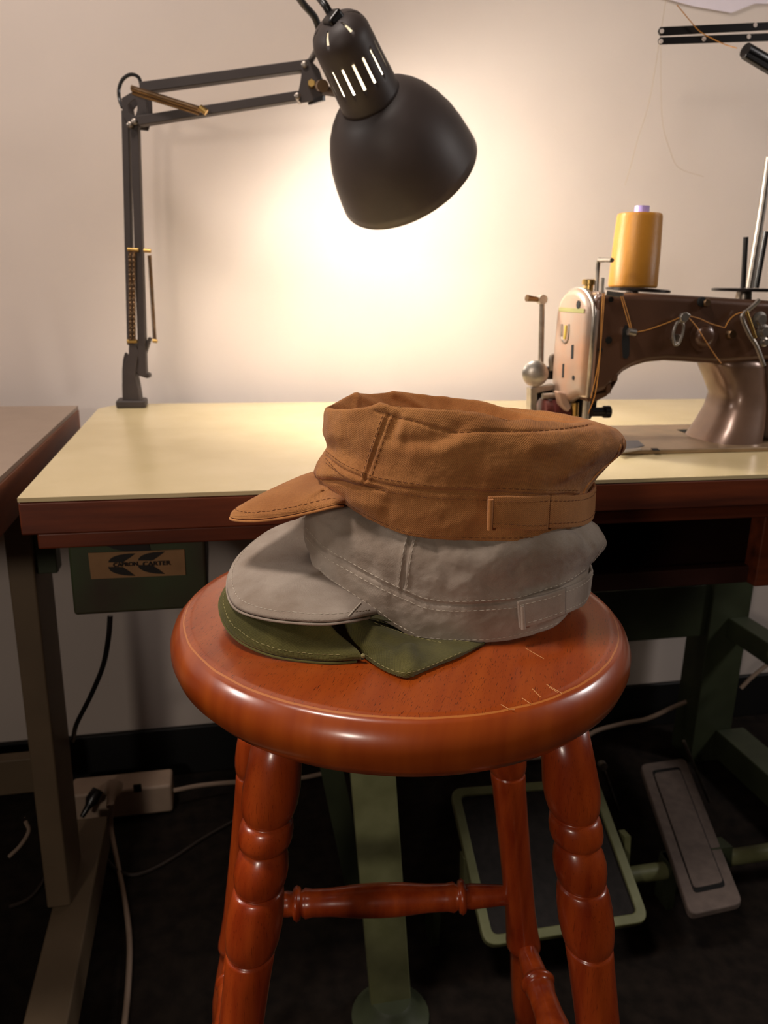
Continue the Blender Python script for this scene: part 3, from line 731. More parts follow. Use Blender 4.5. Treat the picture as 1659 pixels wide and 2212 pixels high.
A = [onv(674, 1112, .575), onv(672, 1140, .560), onv(674, 1180, .540), onv(680, 1215, .519)]+[embed(h) for h in att]
B = [onv(*p[:2], p[2]) for p in ((664, 1117, .566), (620, 1133, .572), (575, 1152, .566), (535, 1182, .548), (508, 1210, .530), (493, 1240, .508), (490, 1272, .484), (499, 1300, .466), (518, 1317, .454), (560, 1331, .441), (620, 1340, .432), (700, 1344, .430), (760, 1337, .437))]+[embed(att[-1], .001)]
vis, vtop, vN = visor(gcap, 'visor', A, B, M['grey'], M['stgrey'], camber=.006, thick=.0040)
vt = bvh(vtop, False)
h = cast(vt, [(752, 1332), (765, 1318), (779, 1303)], 2)
if len(h) > 2: MB().tube([p+n*.0004 for p, n in h], .0004, 5).build('loose_thread', M['stgrey'], gcap)

def band_strip(parent, name, top_px, bot_px, tree, material, lift, thick, tail=None, rows=14, st=None, smat=None, inset=4):
    """fabric strip lying on the cap between two photographed edges; tail = extra 3D point pairs (top, bottom) continuing it"""
    n = 60
    def rs(P):
        Q = np.array(smooth_path([np.array([*p, 0.]) for p in P], 8))[:, :2]; d = np.concatenate([[0], np.cumsum(np.linalg.norm(np.diff(Q, axis=0), axis=1))]); t = np.linspace(0, d[-1], n)
        return np.stack([np.interp(t, d, Q[:, 0]), np.interp(t, d, Q[:, 1])], 1)
    a, b = rs(top_px), rs(bot_px); G = np.zeros((rows, n, 3)); last = None
    mid = []
    for j in range(n):
        c = (a[j]+b[j])/2; r = ray(*c); h = tree.ray_cast(V(CAM), V(r/np.linalg.norm(r)))
        v_ = uvz(np.array(h[0]))[1] if h[0] is not None else None
        mid.append(v_)
    # beyond the cap's side the strip keeps curving back
    known = [j for j in range(n) if mid[j] is not None]
    jm = known[-1]
    for j in range(n):
        if mid[j] is None: mid[j] = mid[jm]+(j-jm)*.0016
    mid = np.array(mid); mid = np.convolve(np.pad(mid, 4, 'edge'), np.ones(9)/9, 'valid')-lift
    for j in range(n):
        for i in range(rows):
            t = i/(rows-1); p = a[j]*(1-t)+b[j]*t; G[i, j] = onv(*p, mid[j]-.0006*math.sin(math.pi*t))
    if tail is not None:
        ext = []
        for tp, bt in tail: ext.append(np.array([tp*(1-i/(rows-1))+bt*(i/(rows-1)) for i in range(rows)]))
        path = [G[:, -1]]+ext; P = smooth_path([p.ravel() for p in path], 10)
        G = np.concatenate([G]+[q.reshape(rows, 1, 3) for q in P[1:]], 1)
    o = link(name, G.reshape(-1, 3), grid_mesh(G, False), material, parent, True, grid_uv(G))
    s = o.modifiers.new('thick', 'SOLIDIFY'); s.thickness = thick; s.offset = 0
    bv = o.modifiers.new('round', 'BEVEL'); bv.width = thick*.35; bv.segments = 2; bv.limit_method = 'ANGLE'
    if smat:
        N_ = normals(G, False); N_ = N_ if N_[rows//2, 20]@(-HV) > 0 else -N_
        k = max(1, int(round(rows*.14)))
        merge([dashes([(G[i, j]+N_[i, j]*thick/2, N_[i, j]) for j in range(2, G.shape[1]-1)]) for i in (k, rows-1-k)]).build('stitching', smat, o)
    return o, G
# far-side loop of the strap
def strap_tail(G_end_top, G_end_bot, cvv, depth, du=.0):
    tu, bu = uvz(G_end_top), uvz(G_end_bot); out = []
    for k, t in enumerate((.25, .6, 1.0)):
        a = t*math.pi/2
        out.append((xyz(tu[0]+.003*math.sin(2*a)-.012*t*t+du*t, tu[1]+depth*t, tu[2]+.002*t), xyz(bu[0]+.003*math.sin(2*a)-.012*t*t+du*t, bu[1]+depth*t, bu[2]+.002*t)))
    return out
tr_ = tree
et, eb = onv(1279, 1240, .505), onv(1269, 1288, .505)
o1, Gs = band_strip(gcap, 'adjuster_strap', [(1206, 1274), (1240, 1262), (1266, 1247), (1279, 1232)], [(1210, 1330), (1238, 1318), (1260, 1306), (1272, 1284)], tr_, M['grey'], .0022, .0018, strap_tail(onv(1279, 1232, .52), onv(1272, 1284, .52), cv, .055), st=1, smat=M['stgrey'])
o2, _ = band_strip(gcap, 'strap_tab', [(1117, 1299), (1140, 1293), (1178, 1284), (1219, 1270)], [(1122, 1357), (1140, 1352), (1178, 1341), (1218, 1326)], tr_, M['grey'], .0042, .0026, smat=M['stgrey'])
h = cast(tr_, [(1124, 1300), (1127, 1349)], 3)
mn = sum(n for _, n in h)/len(h)
tag(MB().tube([h[0][0]-HV*.0062, (h[0][0]+h[-1][0])/2-HV*.0064, h[-1][0]-HV*.0062], .0017, 10, 4).build('tab_fold', M['grey'], gcap, True), 'thick folded end of the tab')

# ---- orange-brown cap on top ---------------------------------------
cv = .522
far = [(703, 879), (735, 865), (768, 849), (800, 851), (843, 846), (880, 849), (960, 857), (1010, 864), (1060, 873), (1122, 890), (1200, 905), (1274, 910)]
rim = [(703, 881), (730, 884), (757, 884), (785, 881), (807, 875), (868, 878), (910, 884), (955, 882), (1039, 893), (1108, 906), (1177, 910), (1230, 913), (1274, 911)]
t_levels = [
    level([(692, 1040), (715, 1062), (745, 1090), (780, 1111), (830, 1138), (880, 1156), (950, 1165), (1050, 1169), (1150, 1168), (1232, 1161), (1262, 1140)], cv, .064, NC, zfar=.006),
    level([(676, 1024), (720, 1048), (780, 1078), (850, 1106), (950, 1118), (1050, 1121), (1150, 1120), (1266, 1105)], cv, .0655, NC),
    level([(682, 1004), (715, 1020), (760, 1030), (813, 1043), (900, 1056), (1011, 1064), (1100, 1067), (1177, 1069), (1262, 1066)], cv, .0665, NC),
    level([(704, 968), (760, 985), (830, 1002), (920, 1014), (1020, 1020), (1120, 1020), (1210, 1020), (1300, 1014)], cv, .0690, NC),
    level([(695, 935), (760, 944), (850, 958), (950, 968), (1050, 972), (1150, 972), (1250, 972), (1343, 968)], cv, .0700, NC),
    level([(697, 903), (760, 910), (830, 912), (920, 928), (1000, 934), (1100, 938), (1200, 938), (1330, 932)], cv, .0675, NC),
    level([(699, 888), (730, 889), (760, 889), (787, 887), (813, 883), (870, 887), (912, 893), (955, 893), (1039, 903), (1108, 915), (1177, 919), (1230, 920), (1296, 916)], cv, .0645, NC),
    level(rim, cv, .0625, NC, far=far),
]
G = stack(t_levels, [22, 20, 20, 20, 18, 12, 8])
r0 = G[-1]; c_ = r0.mean(0)
top = []
for t, dz_ in ((.012, -.0001), (.025, -.0016), (.05, -.0075), (.09, -.0135), (.16, -.0185), (.28, -.022), (.42, -.024), (.6, -.025), (.8, -.025), (.97, -.025)):
    top.append(r0*(1-t)+c_*t+np.array([0, 0, dz_]))
nside = len(G)
G = np.concatenate([G, stack(np.array(top), [2, 3, 4, 4, 4, 4, 4, 4, 4])])
OUT = 1 if normals(G)[30, NC//4] @ (-HV) > 0 else -1
tree = bvh(G)
tseam = [(704, 985), (740, 1012), (785, 1032), (813, 1042), (870, 1052), (940, 1061), (1011, 1064), (1100, 1067), (1177, 1069), (1250, 1070)]
G = press(G, tree, [
    (shift(tseam, 0, 0), .0009, .0014), (shift(tseam, 0, -8), .0026, -.0007), (shift(tseam, 0, 10), .0024, -.0006),
    ([(688, 1036), (735, 1040), (785, 1050), (828, 1058)], .0015, .0022), ([(690, 1024), (740, 1030), (790, 1042)], .0040, -.0014),
    ([(837, 896), (824, 930), (812, 965), (800, 1000), (790, 1038)], .0010, .0016), ([(832, 897), (819, 930), (807, 965), (795, 1000), (785, 1036)], .0013, -.0012), ([(845, 898), (832, 930), (820, 965), (808, 1000), (798, 1040)], .0014, -.0005),
    ([(857, 908), (850, 925), (842, 950)], .0042, .0026), ([(870, 905), (864, 935)], .003, -.0012),
    ([(880, 955), (930, 956), (965, 946), (988, 930)], .0050, .0030), ([(900, 968), (950, 968), (990, 950)], .006, -.0012),
    ([(1000, 934), (1060, 930), (1140, 931), (1210, 926), (1280, 917)], .0011, .0010), ([(810, 888), (850, 900), (900, 912), (940, 925), (990, 936)], .0012, .0010),
    ([(1020, 1010), (1050, 985), (1110, 975)], .012, .0020), ([(1180, 1000), (1260, 960), (1310, 955)], .008, .0020), ([(1230, 1020), (1290, 985)], .006, -.0016),
    ([(765, 1085), (800, 1092), (835, 1108)], .006, -.0018), ([(840, 1090), (836, 1112)], .004, .0016), ([(690, 1038), (730, 1040), (780, 1056)], .0015, .0012),
    ([(745, 950), (770, 930), (790, 905)], .007, .0010), ([(708, 905), (714, 940), (712, 975)], .006, -.0008),
    ([(1346, 950), (1345, 972), (1335, 988)], .0012, .0010), ([(770, 862), (765, 882)], .0020, -.0016), ([(772, 853), (800, 868), (830, 878)], .0024, -.0014), ([(850, 850), (890, 866), (920, 882)], .0024, -.0014),
], OUT)
def capfade(s): return 1.0
G = add_noise(G, OUT, .0013, 38, 11)
G = add_noise(G, OUT, .0004, 130, 5)
tcap = empty('military_cap', xyz(.06, cv, .79), 'orange-brown canvas cap with a side strap, topmost in the stack of three', 'cap')
cloth_obj('crown', G, M['tan'], tcap, .0007)
tree = bvh(G)
sts = [shift(tseam, 0, -11), shift(tseam, 0, 15), [(745, 1084), (780, 1106), (830, 1131), (880, 1149), (950, 1158), (1050, 1162), (1150, 1161), (1226, 1154), (1238, 1142)],
       [(812, 886), (836, 893), (856, 901), (880, 905), (925, 915), (960, 925), (997, 934), (1040, 931), (1080, 931), (1136, 932), (1205, 927), (1250, 921), (1276, 917)],
       [(828, 897), (815, 930), (803, 965), (791, 1000), (781, 1034)], [(848, 900), (835, 932), (823, 967), (811, 1002), (801, 1038)], [(703, 990), (742, 1030), (780, 1046), (830, 1056)]]
merge([dashes(cast(tree, s)) for s in sts]).build('seam_stitching', M['sttan'], tcap)
# opening edge binding at the back
h = cast(tree, [(1341, 962), (1330, 988), (1298, 1016), (1272, 1045), (1260, 1066)], 3)
if len(h) > 3: tag(MB().tube([p-n*.0006 for p, n in h], .0013, 8, 2).build('back_binding', M['tan'], tcap, True), 'bound edge of the back opening')
att = cast(tree, [(693, 1044), (715, 1062), (732, 1078), (746, 1089)], 4)
A = [embed(h_) for h_ in att]
fa = uvz(A[0])
A = [xyz(fa[0]+.012, fa[1]+.072, fa[2]), xyz(fa[0]+.002, fa[1]+.05, fa[2]), xyz(fa[0]-.002, fa[1]+.026, fa[2]+.001)]+A
tip = .505
B = [xyz(fa[0]+.008, fa[1]+.078, fa[2]-.001), onv(650, 1043, .570), onv(604, 1060, .552), onv(560, 1082, .535), onv(525, 1099, .522), onv(502, 1110, .510), onv(498, 1117, .502), onv(520, 1121, .494), onv(560, 1121, .486), onv(620, 1113, .478), onv(680, 1100, .474), onv(722, 1090, .470), embed(att[-1], .0005)]
visor(tcap, 'visor', A, B, M['tan'], M['sttan'], camber=.005, thick=.0042, seed=2)
band_strip(tcap, 'adjuster_strap', [(1180, 1070), (1220, 1071), (1255, 1069), (1276, 1062), (1285, 1050)], [(1178, 1140), (1220, 1139), (1255, 1136), (1276, 1124), (1282, 1108)], tree, M['tan'], .0024, .0020, strap_tail(onv(1285, 1050, .515), onv(1282, 1108, .515), cv, .05), smat=M['sttan'])
band_strip(tcap, 'strap_tab', [(1054, 1072), (1100, 1071), (1140, 1072), (1187, 1069)], [(1052, 1139), (1100, 1142), (1140, 1145), (1182, 1144)], tree, M['tan'], .0044, .0028, smat=M['sttan'])
h = cast(tree, [(1057, 1073), (1055, 1138)], 3)
mn = sum(n for _, n in h)/len(h)
tag(MB().tube([h[0][0]-HV*.0062, (h[0][0]+h[-1][0])/2-HV*.0064, h[-1][0]-HV*.0062], .0018, 10, 4).build('tab_fold', M['tan'], tcap, True), 'thick folded end of the tab')

# ---- olive cap underneath -------------------------------------------
bot = [(705, 1345), (722, 1372), (745, 1392), (783, 1418), (820, 1443), (850, 1457), (880, 1461), (905, 1455), (940, 1441), (1000, 1416), (1045, 1393), (1120, 1370), (1200, 1345)]
def on_levels(pts, z0, z1, N, cvz=.545):
    """near edge lying on the seat between heights, far half closed behind"""
    P = np.array(smooth_path([onz(*p, z0+(z1-z0)*0) if True else 0 for p in pts], 20)); d = np.concatenate([[0], np.cumsum(np.linalg.norm(np.diff(P, axis=0), axis=1))])
    t = (1-np.cos(np.linspace(0, math.pi, N//2+1)))/2*d[-1]; near = np.stack([np.interp(t, d, P[:, k]) for k in range(3)], 1)
    a, b = uvz(near[0]), uvz(near[-1]); far_ = []
    for i in range(1, N//2):
        q = i/(N//2); cu_, A_ = (a[0]+b[0])/2, (b[0]-a[0])/2; far_.append(xyz(cu_+A_*math.cos(math.pi*q), (b[1]*(1-q)+a[1]*q)+.07*math.sin(math.pi*q), z0))
    return np.concatenate([near, np.array(far_)])
def on_h(pts):
    """near edge through photographed points at given heights above the seat; far half closed behind"""
    N = NC; P = np.array(smooth_path([onz(p[0], p[1], SZ+p[2]) for p in pts], 20)); d = np.concatenate([[0], np.cumsum(np.linalg.norm(np.diff(P, axis=0), axis=1))])
    t = (1-np.cos(np.linspace(0, math.pi, N//2+1)))/2*d[-1]; near = np.stack([np.interp(t, d, P[:, k]) for k in range(3)], 1)
    a, b = uvz(near[0]), uvz(near[-1]); far_ = []
    for i in range(1, N//2):
        q = i/(N//2); cu_, A_ = (a[0]+b[0])/2, (b[0]-a[0])/2; far_.append(xyz(cu_+A_*math.cos(math.pi*q), (b[1]*(1-q)+a[1]*q)+.04*math.sin(math.pi*q), b[2]*(1-q)+a[2]*q))
    return np.concatenate([near, np.array(far_)])
ol = [on_h([(*p, .0012) for p in bot[:11]]),
      on_h([(712, 1340, .008), (728, 1362, .008), (752, 1386, .006), (790, 1409, .0045), (825, 1432, .004), (855, 1446, .004), (882, 1450, .004), (907, 1443, .004), (942, 1430, .004), (1000, 1409, .0035), (1045, 1389, .002)]),
      on_h([(735, 1338, .014), (750, 1350, .013), (770, 1366, .011), (800, 1388, .0085), (832, 1404, .007), (860, 1416, .0065), (884, 1421, .0065), (912, 1416, .006), (946, 1406, .005), (1000, 1394, .004), (1043, 1384, .0025)]),
      on_h([(757, 1344, .019), (764, 1341, .018), (778, 1342, .016), (805, 1356, .0125), (836, 1372, .0095), (862, 1388, .0075), (886, 1394, .007), (914, 1394, .006), (950, 1390, .005), (1000, 1386, .004), (1040, 1380, .0025)]),
      on_h([(775, 1332, .021), (785, 1328, .020), (800, 1326, .018), (820, 1334, .0135), (845, 1350, .0085), (868, 1364, .006), (890, 1374, .005), (918, 1378, .0045), (955, 1380, .0035), (1000, 1379, .003), (1038, 1374, .002)])]
G = stack(ol, [14, 14, 14, 12]); c_ = G[-1].mean(0); r0 = G[-1]
G = np.concatenate([G, np.array([r0*(1-t)+c_*t-np.array([0, 0, .004*t]) for t in (.06, .15, .3, .5, .75, .97)])])
OUT = 1 if normals(G)[20, NC//4] @ (-HV) > 0 else -1
tree = bvh(G)
G = press(G, tree, [([(800, 1336), (850, 1352), (900, 1370), (960, 1380), (1040, 1386)], .0010, .0010), ([(880, 1400), (884, 1440), (880, 1460)], .005, -.0025), ([(770, 1345), (765, 1370), (775, 1395)], .004, -.0015),
    ([(830, 1380), (850, 1390)], .006, .0014)], OUT)
G = add_noise(G, OUT, .0006, 50, 21)
G[..., 2] = np.maximum(G[..., 2], SZ+.0008)
ocap = empty('military_cap', xyz(.0, .48, SZ), 'olive green canvas cap lying flattened at the bottom of the stack', 'cap')
cloth_obj('crown', G, M['olive'], ocap, .0006)
tree = bvh(G)
merge([dashes(cast(tree, s)) for s in ([(795, 1334), (850, 1352), (900, 1368), (960, 1380), (1020, 1388)], [(808, 1345), (850, 1361), (900, 1377), (960, 1390)], [(790, 1414), (822, 1436), (852, 1449), (880, 1453), (920, 1442), (1000, 1408)])]).build('seam_stitching', M['stolive'], ocap)
ATT = [(700, 1338, .744), (716, 1352, .741), (735, 1374, .735), (758, 1396, .730), (784, 1420, .7265)]
A = [onz(610, 1275, .752), onz(650, 1300, .75), onz(680, 1322, .748)]+[onz(*p) for p in ATT]
B = [onz(560, 1222, .742), onz(520, 1240, .742), onz(490, 1264, .740), onz(475, 1290, .738), onz(474, 1314, .736), onz(484, 1345, .733), onz(506, 1373, .730), (onz(542, 1396, .7275)), onz(592, 1414, .7255), onz(655, 1424, .7247), onz(720, 1428, .7247), onz(786, 1423, .7247)]
visor(ocap, 'visor', A, B, M['olive'], M['stolive'], camber=.0035, thick=.0038, seed=5)
tag(MB().lathe(onz(784, 1421, .7262), (0, 0, 1), [(0, .0006), (.0008, .0013), (.002, .0013), (.0028, .0004)], 8).build('thread_knot', M['stolive'], ocap, True), 'small knot of thread at the visor corner')

# ------------------------------------------------------------------ desk lamp
lamp = empty('desk_lamp', (-.13, 1.28, TZ), 'black jointed desk lamp clamped to the back of the table, shining at the wall', 'lamp')
LV = 1.20
def L_(px_, py_, dv=0.): return onv(px_, py_, LV+dv)
def lbar(a, b, w, d, dv=0, name='arm_bar', m='black'):
    return MB().bar(L_(*a, dv), L_(*b, dv), w, d, np.cross(HV, L_(*b)-L_(*a))).build(name, M[m], lamp, bevel=.0012)
base_c = onz(284, 881, TZ)
MB().box((base_c[0]-.023, base_c[1]-.005, TZ), (base_c[0]+.023, base_c[1]+.035, TZ+.012)).build('clamp_plate', M['black'], lamp, bevel=.003)
P = [(264, 873), (303, 873), (298, 840), (292, 810), (300, 760), (290, 738), (278, 738), (277, 765), (268, 785), (263, 830)]
LV = float(uvz(base_c)[1])+.012
def ltrace(P, d0, d1): a = [L_(*p, d0) for p in P]; b_ = [x+HV*(d1-d0) for x in a]; return MB().prism(a, b_)
ltrace(P, -.010, .010).build('clamp_bracket', M['black'], lamp, bevel=.002)
ltrace([(302, 800), (322, 808), (322, 815), (318, 818), (300, 812), (290, 800), (296, 770)], -.008, .008).build('pivot_bracket', M['black'], lamp, bevel=.002)
ltrace([(316, 806), (312, 775), (322, 740), (326, 732), (320, 728), (314, 745), (308, 780)], -.006, .004).build('lever', M['black'], lamp, bevel=.001)
tag(ltrace([(270, 762), (266, 775), (264, 800), (264, 824), (268, 824), (269, 800), (272, 780), (276, 768)], -.004, .004).build('cable_guide', M['black'], lamp), 'thin loop beside the bracket')
lbar((272, 240), (284, 745), .0105, .012)
lbar((292, 262), (310, 812), .0120, .012, -.004)
lbar((306, 190), (662, 142), .0135, .012, -.018)
lbar((300, 262), (652, 207), .0125, .012, -.018)
lbar((306, 201), (662, 153), .004, .010, -.004)
lbar((300, 272), (652, 216), .004, .010, -.004)
P = [(262, 212), (282, 200), (306, 192), (316, 205), (318, 245), (308, 275), (280, 272), (265, 250)]
# elbow plate with an opening
def plate_hole(P, Hs, d0, d1, name):
    n = len(P); c = np.mean(Hs, 0); Hn = []
    for p in P:
        d = np.array(p)-c; d = d/np.linalg.norm(d); Hn.append(tuple(c+d*np.array(Hs[1])))
    return None
outer = [L_(*p, -.010) for p in P]; hole = [L_(*p, -.010) for p in ((276, 228), (284, 218), (292, 214), (296, 222), (296, 238), (292, 250), (284, 248), (278, 240))]
n = 8; vs = outer+hole+[p+HV*.003 for p in outer]+[p+HV*.003 for p in hole]; fs = []
for i in range(n):
    j = (i+1) % n; fs += [(i, j, n+j, n+i), (2*n+i, 3*n+i, 3*n+j, 2*n+j), (i, 2*n+i, 2*n+j, j), (n+i, n+j, 3*n+j, 3*n+i)]
mb = MB(); mb.add(vs, fs); mb.build('elbow_plate', M['black'], lamp, bevel=.0008)
mb = MB(); mb.add([np.array(v)+HV*.026 for v in vs], fs); mb.build('elbow_plate', M['black'], lamp, bevel=.0008)
for p in ((281, 270), (291, 263), (312, 190)): MB().lathe(L_(*p, -.016), -HV, [(-.004, .0042), (.003, .0042), (.004, .003)], 14).build('bolt', M['steel'], lamp, True)
P = [(655, 130), (668, 126), (690, 150), (700, 180), (704, 205), (690, 216), (650, 222), (641, 212), (648, 180)]
hv0 = -.03
ltrace(P, -.032, -.028).build('head_plate', M['black'], lamp, bevel=.0008)
ltrace(P, -.006, -.002).build('head_plate', M['black'], lamp, bevel=.0008)
for p in ((658, 140), (643, 208)): MB().lathe(L_(*p, -.032), -HV, [(-.03, .0044), (.003, .0044), (.004, .003)], 14).build('bolt', M['steel'], lamp, True)
MB().lathe(L_(674, 183, -.032), -HV, [(0, .006), (.010, .005)], 6).build('wing_nut', M['brass'], lamp)
MB().bar(L_(668, 222, -.02), L_(700, 212, -.05), .006, .004, (0, 0, 1)).build('wing_nut', M['black2'], lamp)
MB().bar(L_(700, 195, -.05), L_(728, 200, -.09), .012, .006, (0, 0, 1)).build('bracket', M['steel'], lamp, bevel=.001)
# springs
def coil(name, a, b, R, r, turns, m='bronze'):
    a = np.array(a); b = np.array(b); t = nrm(b-a); e = nrm(np.cross(t, HV)); g = np.cross(t, e); N_ = turns*10
    return MB().tube([a+(b-a)*i/N_+(e*math.cos(2*math.pi*i/10)+g*math.sin(2*math.pi*i/10))*R for i in range(N_+1)], r, 5).build(name, M[m], lamp, True)
for q, (a_, b_) in enumerate((((281, 545), (282, 735)), ((289, 545), (290, 735)))):
    coil('spring', L_(*a_, -.014), L_(*b_, -.014), .0022, .0009, 50)
coil('spring', L_(323, 552, .012), L_(334, 735, .02), .0026, .0010, 50)
coil('spring', L_(284, 190, -.034), L_(438, 238, -.040), .0030, .0012, 44)
coil('spring', L_(287, 199, -.030), L_(430, 243, -.034), .0030, .0012, 44)
MB().tube([L_(432, 232, -.045), L_(446, 243, -.045)], .0045, 10).build('spring_end', M['brass'], lamp, True)
for a_, b_ in (((276, 539), (300, 540)), ((311, 541), (326, 542)), ((275, 737), (296, 737)), ((330, 736), (340, 737))):
    MB().tube([L_(*a_, -.012), L_(*b_, -.012)], .0030, 10).build('spring_pin', M['brass'], lamp, True)
# head
ax2 = np.array([.437, .899]); tilt = math.radians(33)
dv_head = float(1.09-LV)
rc_px = (883, 382)
RC = onv(*rc_px, 1.115)
kpx = (RC-CAM)@CF/FPX   # metres per pixel at the rim
fwd = nrm(RC-CAM); dimg = CR*ax2[0]-CU*ax2[1]; dimg = nrm(dimg-fwd*(dimg@fwd))
axis = nrm(dimg*math.cos(tilt)+fwd*math.sin(tilt))
def spx(P):
    d = P-CAM; k = d@CF; return (W/2+FPX*(d@CR)/k)*ax2[0]+(H/2-FPX*(d@CU)/k)*ax2[1]
S690 = spx(RC)
def Hs(s):   # point on the head's axis for a distance s along it
    lo, hi = -.5, .3
    for _ in range(40):
        mid = (lo+hi)/2
        if spx(RC+axis*mid)-S690+706 < s: lo = mid
        else: hi = mid
    return RC+axis*(lo+hi)/2
def Kp(s): return (Hs(s)-CAM)@CF/FPX
rpx = kpx
dome = [(517, 66), (519, 70), (524, 82), (533, 94), (547, 108), (566, 122), (590, 134), (620, 145), (650, 151), (685, 155), (702, 156)]
def hprof(P): return [((s-690)/math.cos(tilt)*kpx, r*kpx) for s, r in P]
E1 = nrm(np.cross(axis, fwd)); E2 = np.cross(axis, E1)
def shell(prof_px, thick, n=96, skip=None):
    rs = []
    for s, r in prof_px: c = Hs(s); rs.append([c+(E1*math.cos(2*math.pi*i/n)+E2*math.sin(2*math.pi*i/n))*r*Kp(s) for i in range(n)])
    V_ = [p for r in rs for p in r]; F = []
    for k in range(len(rs)-1):
        for i in range(n):
            if skip and skip(k, i): continue
            F.append((k*n+i, k*n+(i+1) % n, (k+1)*n+(i+1) % n, (k+1)*n+i))
    return V_, F
V_, F = shell(dome, .001)
sh = link('lamp_shade', V_, F, M['black'], lamp); md = sh.modifiers.new('t', 'SOLIDIFY'); md.thickness = .0012; md.offset = 0
Vi, Fi = shell([(s+1.5, r-1.8) for s, r in dome[1:]], .001)
tag(link('shade_lining', Vi, Fi, M['white'], lamp), 'white inside of the shade')
# socket housing: slotted cylinder with domed end
hp = [(328, 6), (329, 22), (333, 36), (340, 48), (350, 57), (362, 62), (372, 64), (384, 64), (396, 64.2)]
slot = [(404, 64.3), (414, 64.4), (426, 64.5), (440, 64.5), (452, 64.8), (464, 65)]
end = [(480, 65.5), (510, 66), (518, 66.5)]
full = hp+slot+end; k0 = len(hp); k1 = len(hp)+len(slot)-2; n = 144
def skipf(k, i):
    if k0 <= k <= k1: return (i % 9) in (0, 1)
    if 2 <= k <= 3: return (i % 24) in (0, 1, 2)
    return False
V_, F = shell(full, .001, n, skipf)
hs = link('socket_housing', V_, F, M['black'], lamp); md = hs.modifiers.new('t', 'SOLIDIFY'); md.thickness = .0016; md.offset = 0
Vi, Fi = shell([(s_, max(2, r_-1.6)) for s_, r_ in full], .001, n, skipf); tag(link('housing_lining', Vi, Fi, M['white'], lamp), 'white inside of the lamp housing')
MB().lathe(Hs(420), axis, [(0, .013), (.05, .013), (.06, .010)], 24).build('bulb_socket', M['white'], lamp, True)
blb = MB().lathe(Hs(525), axis, [(-.02, .012), (0, .016), (.02, .026), (.04, .030), (.06, .026), (.072, .014), (.076, .002)], 32).build('bulb', M['bulb'], lamp, True)
MB().tube([L_(690, 185, -.03), Hs(450)-nrm(np.cross(np.cross(axis, CR), axis))*.045], .007, 12).build('neck_pin', M['bronze'], lamp, True)
e_left = -CR+0*axis
nb = onv(716, 48, uvz(Hs(345))[1]-.01)
MB().bar(onv(735, 62, uvz(Hs(345))[1]), onv(712, 30, uvz(Hs(345))[1]-.01), .020, .020, CF).build('cable_entry', M['black2'], lamp, bevel=.004)
hv_ = uvz(Hs(345))[1]
cpts = [onv(716, 36, hv_), onv(700, 8, hv_), onv(672, -22, hv_+.02), onv(640, -20, hv_+.04), onv(655, 8, hv_+.06), onv(680, 38, hv_+.08), onv(690, 70, hv_+.09), onv(688, 100, hv_+.10), onv(672, 130, LV-.02)]
MB().tube(cpts, .0042, 10, 8).build('cord', M['black2'], lamp, True)
MB().tube([L_(306, 200, .005), L_(304, 180, .01), L_(298, 166, .012), L_(282, 161, .012), L_(265, 172, .012), L_(257, 192, .012), L_(258, 215, .01), L_(264, 232, .004)], .0026, 8, 6).build('cord', M['black2'], lamp, True)
pl = bpy.data.lights.new('bulb_light', 'POINT'); pl.energy = 6.5; pl.color = (1, .95, .86); pl.shadow_soft_size = .03
po = bpy.data.objects.new('bulb_light', pl); COL.objects.link(po); po.location = V(Hs(672)); 

# ------------------------------------------------------------------ sewing machine
YM = .895; YR = .985
mc = empty('sewing_machine', (.6, .94, TZ), 'old brown industrial sewing machine with a worn pinkish face plate', 'sewing machine')
MB().box((.30, .860, TZ+.0002), (1.02, 1.035, TZ+.006)).build('bed', M['bed'], mc, bevel=.0015)
a = trace([(1287, 640), (1300, 630), (1420, 634), (1540, 641), (1640, 648), (1760, 655), (1790, 690), (1790, 770), (1720, 775), (1640, 780), (1560, 786), (1520, 785), (1480, 782), (1440, 780), (1400, 784), (1370, 793), (1350, 804), (1335, 820), (1318, 838), (1310, 846), (1292, 852), (1264, 856), (1272, 780), (1281, 700)], YM, YR)
a.build('arm', M['mach'], mc, bevel=.011, seg=5)
# column
rings = []
for (xl_, xr_, yy, yc, ry) in ((1520, 1632, 770, .940, .040), (1522, 1633, 790, .940, .040), (1536, 1636, 820, .938, .040), (1548, 1636, 850, .936, .040), (1540, 1632, 880, .934, .043), (1522, 1626, 915, .930, .048), (1502, 1620, 945, .927, .052), (1497, 1619, 962, .926, .054)):
    A_, B_ = ony(xl_, yy, yc), ony(xr_, yy, yc); cx, rx = (A_[0]+B_[0])/2, (B_[0]-A_[0])/2; z = (A_[2]+B_[2])/2
    rings.append([np.array([cx+rx*math.copysign(abs(math.cos(t))**.8, math.cos(t)), yc+ry*math.copysign(abs(math.sin(t))**.8, math.sin(t)), z]) for t in [2*math.pi*i/48 for i in range(48)]])
last = rings[-1]; rings.append([np.array([p[0], p[1], TZ+.005]) for p in last])
mb = MB(); mb.rings(rings); tag(mb.build('column', M['machm'], mc, True, auto=False), 'grey-brown swept column, polished by wear')
for q in (1638,):
    p = ony(q, 880, .93); MB().box((p[0], .89, TZ+.005), (p[0]+.09, 1.0, .86)).build('rear_column', M['machl'], mc, bevel=.012, seg=4)
